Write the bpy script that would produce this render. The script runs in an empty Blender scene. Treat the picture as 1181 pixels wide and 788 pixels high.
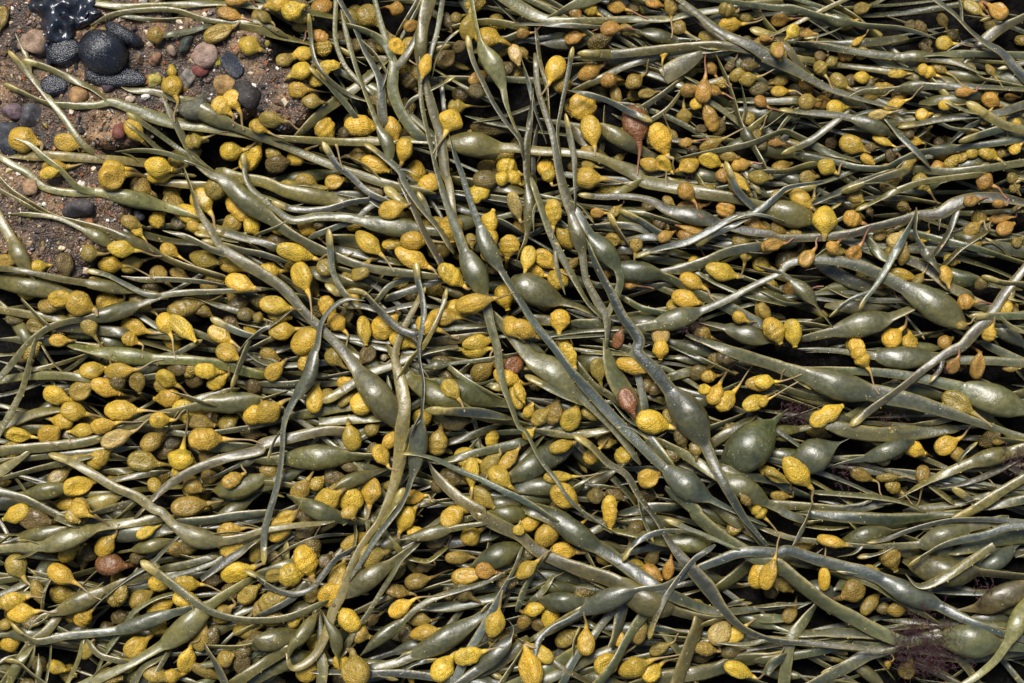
import bpy, math, random, re
import numpy as np
from mathutils import Matrix, Vector

random.seed(11); rng = np.random.default_rng(11)
scene = bpy.context.scene
COL = scene.collection
R = math.radians
MM = 0.001

# ---------------------------------------------------------------- camera, sky, sun, exposure
CAM_H = 2.30                       # above the mean top of the weed
cam_data = bpy.data.cameras.new('camera'); cam = bpy.data.objects.new('camera', cam_data); COL.objects.link(cam)
cam.location = (0, 0, CAM_H - 0.012); cam.rotation_euler = (0, 0, 0)
cam_data.sensor_width = 36.0; cam_data.lens = 36.0 * CAM_H / 1.181
cam_data.clip_start = 0.05; cam_data.clip_end = 100.0
scene.camera = cam

SUN_EL, SUN_AZ = 60.0, 338.0       # azimuth clockwise from +Y (top of the picture)
world = bpy.data.worlds.new('World'); scene.world = world; world.use_nodes = True
wn = world.node_tree; wn.nodes.clear()
sky = wn.nodes.new('ShaderNodeTexSky'); sky.sky_type = 'NISHITA'; sky.sun_disc = False
sky.sun_elevation = R(SUN_EL); sky.sun_rotation = R(SUN_AZ); sky.air_density = 1.0; sky.dust_density = 2.0
bg = wn.nodes.new('ShaderNodeBackground'); bg.inputs['Strength'].default_value = 0.05
wo = wn.nodes.new('ShaderNodeOutputWorld')
wn.links.new(sky.outputs[0], bg.inputs[0]); wn.links.new(bg.outputs[0], wo.inputs[0])

sun_data = bpy.data.lights.new('sun', 'SUN'); sun = bpy.data.objects.new('sun', sun_data); COL.objects.link(sun)
sun_data.energy = 3.0; sun_data.angle = R(24.0); sun_data.color = (1.0, 0.96, 0.90)
d = Vector((math.sin(R(SUN_AZ)) * math.cos(R(SUN_EL)), math.cos(R(SUN_AZ)) * math.cos(R(SUN_EL)), math.sin(R(SUN_EL))))
sun.rotation_euler = d.to_track_quat('Z', 'Y').to_euler(); sun.location = d * 3

vs = scene.view_settings
vs.view_transform = 'Standard'; vs.look = 'None'; vs.gamma = 1.0; vs.use_curve_mapping = False
vs.exposure = 1.38

# ---------------------------------------------------------------- materials
def srgb(c, k=1.0):
    return tuple(k * ((v / 255 / 12.92) if v / 255 <= 0.04045 else ((v / 255 + 0.055) / 1.055) ** 2.4) for v in c)

class NT:
    def __init__(self, name):
        self.m = bpy.data.materials.new(name); self.m.use_nodes = True
        self.t = self.m.node_tree; self.n = self.t.nodes; self.n.clear()
        self.out = self.n.new('ShaderNodeOutputMaterial'); self.p = self.n.new('ShaderNodeBsdfPrincipled')
        self.t.links.new(self.p.outputs[0], self.out.inputs[0])
        self.tc = self.n.new('ShaderNodeTexCoord')
    def link(self, a, b): self.t.links.new(a, b)
    def noise(self, scale, detail=3.0, rough=0.55, vec=None, dist=0.0):
        x = self.n.new('ShaderNodeTexNoise'); x.inputs['Scale'].default_value = scale
        x.inputs['Detail'].default_value = detail; x.inputs['Roughness'].default_value = rough; x.inputs['Distortion'].default_value = dist
        self.link(vec if vec is not None else self.tc.outputs['Object'], x.inputs['Vector']); return x
    def voronoi(self, scale, vec=None, feature='F1', rnd=1.0):
        x = self.n.new('ShaderNodeTexVoronoi'); x.feature = feature; x.inputs['Scale'].default_value = scale
        x.inputs['Randomness'].default_value = rnd
        self.link(vec if vec is not None else self.tc.outputs['Object'], x.inputs['Vector']); return x
    def ramp(self, src, stops):
        x = self.n.new('ShaderNodeValToRGB'); e = x.color_ramp.elements
        while len(e) < len(stops): e.new(0.5)
        for i, (p, c) in enumerate(stops):
            e[i].position = p; e[i].color = (*c, 1) if len(c) == 3 else c
        self.link(src, x.inputs[0]); return x.outputs[0]
    def mix(self, f, a, b, mode='MIX'):
        x = self.n.new('ShaderNodeMix'); x.data_type = 'RGBA'; x.blend_type = mode
        for k, v in ((0, f), (6, a), (7, b)):
            if hasattr(v, 'is_output'): self.link(v, x.inputs[k])
            else: x.inputs[k].default_value = v if not isinstance(v, tuple) else (*v, 1)
        return x.outputs[2]
    def math(self, op, a, b=0.0, clamp=False):
        x = self.n.new('ShaderNodeMath'); x.operation = op; x.use_clamp = clamp
        for k, v in ((0, a), (1, b)):
            if hasattr(v, 'is_output'): self.link(v, x.inputs[k])
            else: x.inputs[k].default_value = v
        return x.outputs[0]
    def bump(self, h, strength, dist, prev=None):
        x = self.n.new('ShaderNodeBump'); x.inputs['Strength'].default_value = strength; x.inputs['Distance'].default_value = dist
        self.link(h, x.inputs['Height'])
        if prev is not None: self.link(prev, x.inputs['Normal'])
        return x.outputs[0]

def g(v): return (v, v, v)

def mat_weed():
    t = NT('weed_skin')
    at = t.n.new('ShaderNodeAttribute'); at.attribute_name = 'tint'
    n1 = t.noise(48, 5, 0.65); c = t.mix(1.0, at.outputs['Color'], t.ramp(n1.outputs[0], [(0.30, (0.62, 0.66, 0.70)), (0.5, g(1.0)), (0.70, (1.30, 1.25, 1.08))]), 'MULTIPLY')
    n2 = t.noise(700, 4, 0.7); c = t.mix(1.0, c, t.ramp(n2.outputs[0], [(0.30, g(0.78)), (0.5, g(1.0)), (0.72, g(1.22))]), 'MULTIPLY')
    n7 = t.noise(190, 3, 0.6); c = t.mix(1.0, c, t.ramp(n7.outputs[0], [(0.34, g(0.80)), (0.66, g(1.18))]), 'MULTIPLY')
    # small ochre patches where the skin is scarred
    n3 = t.noise(70, 3, 0.6); sc = t.ramp(n3.outputs[0], [(0.70, g(0)), (0.74, g(0.75))])
    c = t.mix(sc, c, srgb((186, 160, 84), 0.6))
    # pale grains of salt and sand stuck to the skin
    v = t.voronoi(230); sp = t.ramp(v.outputs['Distance'], [(0.10, g(1)), (0.17, g(0))])
    n4 = t.noise(45, 2); spm = t.math('MULTIPLY', sp, t.ramp(n4.outputs[0], [(0.54, g(0)), (0.66, g(0.8))]))
    c = t.mix(spm, c, srgb((212, 200, 160), 0.8))
    t.link(c, t.p.inputs['Base Color'])
    n5 = t.noise(130, 4); t.link(t.ramp(n5.outputs[0], [(0.32, g(0.28)), (0.68, g(0.48))]), t.p.inputs['Roughness'])
    b = t.bump(n2.outputs[0], 0.25, 0.0007); n6 = t.noise(200, 4, 0.6); b = t.bump(n6.outputs[0], 0.40, 0.0016, b); b = t.bump(spm, 0.6, 0.0010, b)
    t.link(b, t.p.inputs['Normal'])
    t.p.inputs['Specular IOR Level'].default_value = 0.5
    t.p.inputs['Coat Weight'].default_value = 0.16; t.p.inputs['Coat Roughness'].default_value = 0.2
    return t.m

def mat_fruit():
    t = NT('fruit_skin')
    oi = t.n.new('ShaderNodeObjectInfo')
    mp = t.n.new('ShaderNodeVectorMath'); mp.operation = 'ADD'
    cx = t.n.new('ShaderNodeCombineXYZ'); m = t.math('MULTIPLY', oi.outputs['Random'], 31.0)
    for k in range(3): t.link(m, cx.inputs[k])
    t.link(t.tc.outputs['Object'], mp.inputs[0]); t.link(cx.outputs[0], mp.inputs[1]); vec = mp.outputs[0]
    v = t.voronoi(15.0, vec); w = t.ramp(v.outputs['Distance'], [(0.10, g(1)), (0.46, g(0))])
    n1 = t.noise(2.2, 3, 0.6, vec); pat = t.ramp(n1.outputs[0], [(0.40, g(0)), (0.66, g(1))])
    base = oi.outputs['Color']
    dull = t.mix(1.0, base, (0.44, 0.46, 0.55), 'MULTIPLY')
    ripe = t.mix(1.0, base, (1.30, 1.27, 1.15), 'MULTIPLY')
    c = t.mix(w, dull, ripe)
    c = t.mix(t.math('MULTIPLY', pat, 0.32), c, base)
    n5 = t.noise(1.4, 2, 0.5, vec); c = t.mix(1.0, c, t.ramp(n5.outputs[0], [(0.32, (0.72, 0.74, 0.80)), (0.5, g(1.0)), (0.7, (1.12, 1.08, 1.0))]), 'MULTIPLY')
    n2 = t.noise(4.0, 4, 0.6, vec); rust = t.ramp(n2.outputs[0], [(0.64, g(0)), (0.80, g(0.7))])
    c = t.mix(rust, c, srgb((132, 84, 30), 0.6))
    n4 = t.noise(46, 2, 0.6, vec); c = t.mix(1.0, c, t.ramp(n4.outputs[0], [(0.3, g(0.88)), (0.7, g(1.10))]), 'MULTIPLY')
    t.link(c, t.p.inputs['Base Color'])
    t.link(t.ramp(n1.outputs[0], [(0.3, g(0.36)), (0.7, g(0.58))]), t.p.inputs['Roughness'])
    b = t.bump(w, 0.8, 0.0017); n3 = t.noise(5.0, 3, 0.5, vec, 0.6); b = t.bump(n3.outputs[0], 0.6, 0.0036, b)
    t.link(b, t.p.inputs['Normal'])
    t.p.inputs['Specular IOR Level'].default_value = 0.40
    t.p.inputs['Coat Weight'].default_value = 0.10; t.p.inputs['Coat Roughness'].default_value = 0.2
    return t.m

def mat_sand():
    t = NT('wet_sand')
    n1 = t.noise(18, 5, 0.65); c = t.ramp(n1.outputs[0], [(0.34, srgb((20, 14, 9))), (0.5, srgb((58, 42, 27))), (0.68, srgb((114, 88, 58)))])
    v = t.voronoi(420); c = t.mix(0.55, c, t.mix(1.0, c, t.ramp(v.outputs['Color'], [(0.2, g(0.35)), (0.55, g(1.0)), (0.9, g(2.0))]), 'MULTIPLY'))
    v2 = t.voronoi(240); sp = t.ramp(v2.outputs['Distance'], [(0.08, g(1)), (0.13, g(0))]); n2 = t.noise(35, 2)
    sp = t.math('MULTIPLY', sp, t.ramp(n2.outputs[0], [(0.5, g(0)), (0.56, g(1))]))
    c = t.mix(sp, c, srgb((226, 214, 200), 0.9))
    n3 = t.noise(60, 2); c = t.mix(t.ramp(n3.outputs[0], [(0.66, g(0)), (0.70, g(0.6))]), c, srgb((150, 86, 40), 0.8))
    t.link(c, t.p.inputs['Base Color']); t.p.inputs['Roughness'].default_value = 0.60
    b = t.bump(v.outputs['Distance'], 0.8, 0.0016); n4 = t.noise(90, 4); b = t.bump(n4.outputs[0], 0.8, 0.004, b); t.link(b, t.p.inputs['Normal'])
    return t.m

def mat_gap_black():  # near-black colour stands in for the shade in deep gaps
    t = NT('gap_shade_black')
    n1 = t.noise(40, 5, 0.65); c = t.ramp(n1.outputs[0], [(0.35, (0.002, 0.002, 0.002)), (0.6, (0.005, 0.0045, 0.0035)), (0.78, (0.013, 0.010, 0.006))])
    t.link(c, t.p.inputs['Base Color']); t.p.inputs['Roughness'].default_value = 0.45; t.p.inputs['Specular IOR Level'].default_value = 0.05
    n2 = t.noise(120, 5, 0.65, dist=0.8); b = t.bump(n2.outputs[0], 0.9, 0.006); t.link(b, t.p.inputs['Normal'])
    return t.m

def mat_stone(name, lo, hi, rough=0.5, speck=0.0, ridge=0.0, tintable=False, k=1.0, wet=0.0):
    t = NT(name); t.p.inputs['Specular IOR Level'].default_value = 0.2; t.p.inputs['Coat Weight'].default_value = wet; t.p.inputs['Coat Roughness'].default_value = 0.15
    oi = t.n.new('ShaderNodeObjectInfo'); ad = t.n.new('ShaderNodeVectorMath'); ad.operation = 'ADD'; cx = t.n.new('ShaderNodeCombineXYZ')
    rm = t.math('MULTIPLY', oi.outputs['Random'], 17.0)
    for q in range(3): t.link(rm, cx.inputs[q])
    t.link(t.tc.outputs['Object'], ad.inputs[0]); t.link(cx.outputs[0], ad.inputs[1]); vec = ad.outputs[0]
    n1 = t.noise(3.2 * k, 5, 0.65, vec); c = t.ramp(n1.outputs[0], [(0.3, lo), (0.7, hi)])
    if tintable: c = t.mix(1.0, oi.outputs['Color'], t.ramp(n1.outputs[0], [(0.28, g(0.38)), (0.5, g(0.9)), (0.74, g(1.5))]), 'MULTIPLY')
    n5 = t.noise(26 * k, 3, 0.7, vec); c = t.mix(1.0, c, t.ramp(n5.outputs[0], [(0.32, g(0.8 if wet else 0.55)), (0.68, g(1.2 if wet else 1.4))]), 'MULTIPLY')
    v = t.voronoi(17 * k, vec); sp = t.ramp(v.outputs['Distance'], [(0.12, g(speck)), (0.26, g(0))])
    n3 = t.noise(3.5 * k, 3, 0.6, vec); sp = t.math('MULTIPLY', sp, t.ramp(n3.outputs[0], [(0.47, g(0)), (0.60, g(1))]))
    c = t.mix(sp, c, srgb((215, 200, 182), 0.8))
    n2 = t.noise(11 * k, 5, 0.65, vec); t.link(t.ramp(n2.outputs[0], [(0.3, g(max(0.10, rough - 0.18))), (0.7, g(rough + 0.12))]), t.p.inputs['Roughness'])
    b = t.bump(n2.outputs[0], 0.45, 0.003); b = t.bump(n5.outputs[0], 0.0 if wet else 0.22, 0.0010, b)
    if ridge:
        mp = t.n.new('ShaderNodeMapping'); mp.inputs['Rotation'].default_value = (0, 0, R(8)); mp.inputs['Scale'].default_value = (1.2, 9.0, 2)
        t.link(t.tc.outputs['Object'], mp.inputs[0]); n4 = t.noise(2.4, 4, 0.65, mp.outputs[0]); b = t.bump(n4.outputs[0], ridge, 0.006, b)
        st = t.ramp(n4.outputs[0], [(0.66, g(0)), (0.72, g(0.8))]); st = t.math('MULTIPLY', st, t.ramp(n5.outputs[0], [(0.42, g(0)), (0.55, g(1))])); c = t.mix(st, c, srgb((190, 178, 168), 0.7))
    t.link(c, t.p.inputs['Base Color'])
    t.link(b, t.p.inputs['Normal']); t.link(b, t.p.inputs['Coat Normal'])
    return t.m

def mat_plain(name, c1, c2, rough):
    t = NT(name); n1 = t.noise(160, 3); t.link(t.ramp(n1.outputs[0], [(0.35, c1), (0.65, c2)]), t.p.inputs['Base Color'])
    t.p.inputs['Roughness'].default_value = rough
    return t.m

M = dict(weed=mat_weed(), fruit=mat_fruit(), sand=mat_sand(), gap_black=mat_gap_black(),
         stone=mat_stone('pebble_stone', g(0.1), g(0.2), 0.55, 0.45, tintable=True),
         black=mat_stone('wet_black_stone', (0.0015, 0.002, 0.003), (0.009, 0.011, 0.017), 0.26, 0.10, ridge=0.35, wet=0.7),
         kelp=mat_stone('wet_black_kelp', (0.006, 0.007, 0.011), (0.014, 0.018, 0.027), 0.28, 0.25, k=8.0, wet=0.6),
         tuft=mat_plain('purple_algae', (0.016, 0.005, 0.007), (0.055, 0.013, 0.015), 0.5),
         fibre=mat_plain('dry_root_fibre', srgb((92, 62, 40), 0.8), srgb((168, 128, 92), 0.8), 0.7))

# ---------------------------------------------------------------- mesh helpers
def build_mesh(name, V, F, mat, normals=None, tint=None, solid=False):
    me = bpy.data.meshes.new(name)
    V = np.asarray(V, dtype=np.float32); F = np.asarray(F, dtype=np.int32)
    nf, k = F.shape
    fn = np.cross(V[F[:, 1]] - V[F[:, 0]], V[F[:, 2]] - V[F[:, 0]])            # keep every face turned outwards
    if normals is not None: out = float(np.sum(fn * np.asarray(normals)[F[:, 0]]))
    elif solid: out = float(np.sum(fn * (V[F].mean(1) - V.mean(0))))
    else: out = 1.0
    if out < 0: F = np.ascontiguousarray(F[:, ::-1])
    me.vertices.add(len(V)); me.vertices.foreach_set('co', V.ravel())
    me.loops.add(nf * k); me.loops.foreach_set('vertex_index', F.ravel())
    me.polygons.add(nf); me.polygons.foreach_set('loop_start', np.arange(0, nf * k, k, dtype=np.int32))
    me.update(calc_edges=True)
    me.shade_smooth()
    if tint is not None:
        a = me.attributes.new('tint', 'FLOAT_COLOR', 'POINT'); a.data.foreach_set('color', np.asarray(tint, dtype=np.float32).ravel())
    me.materials.append(mat)
    if normals is not None:
        me.normals_split_custom_set_from_vertices(np.asarray(normals, dtype=np.float32).tolist())
    return me

def obj(name, me, parent=None, loc=(0, 0, 0)):
    o = bpy.data.objects.new(name, me); COL.objects.link(o); o.location = loc
    if parent is not None: o.parent = parent
    return o

def tag(o, label=None, cat=None, group=None, kind=None):
    if label: o['label'] = label
    if cat: o['category'] = cat
    if group: o['group'] = group
    if kind: o['kind'] = kind
    return o

ORI = {}
for r_, y0 in enumerate((0, 200, 400, 588)):
    for c_, x0 in enumerate((0, 300, 600, 881)):
        ORI['ABCDEFGHIJKLMNOP'[r_ * 4 + c_]] = (x0, y0)
S = 1 / 3.937
def ground(sheet, u, v):                       # sheet coordinates -> millimetres on the shore
    x0, y0 = ORI[sheet]; return np.array((x0 + u * S, y0 + v * S))
def world_xy(p): return ((p[..., 0] - 590.5) * MM, (394.0 - p[..., 1]) * MM)
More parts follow.
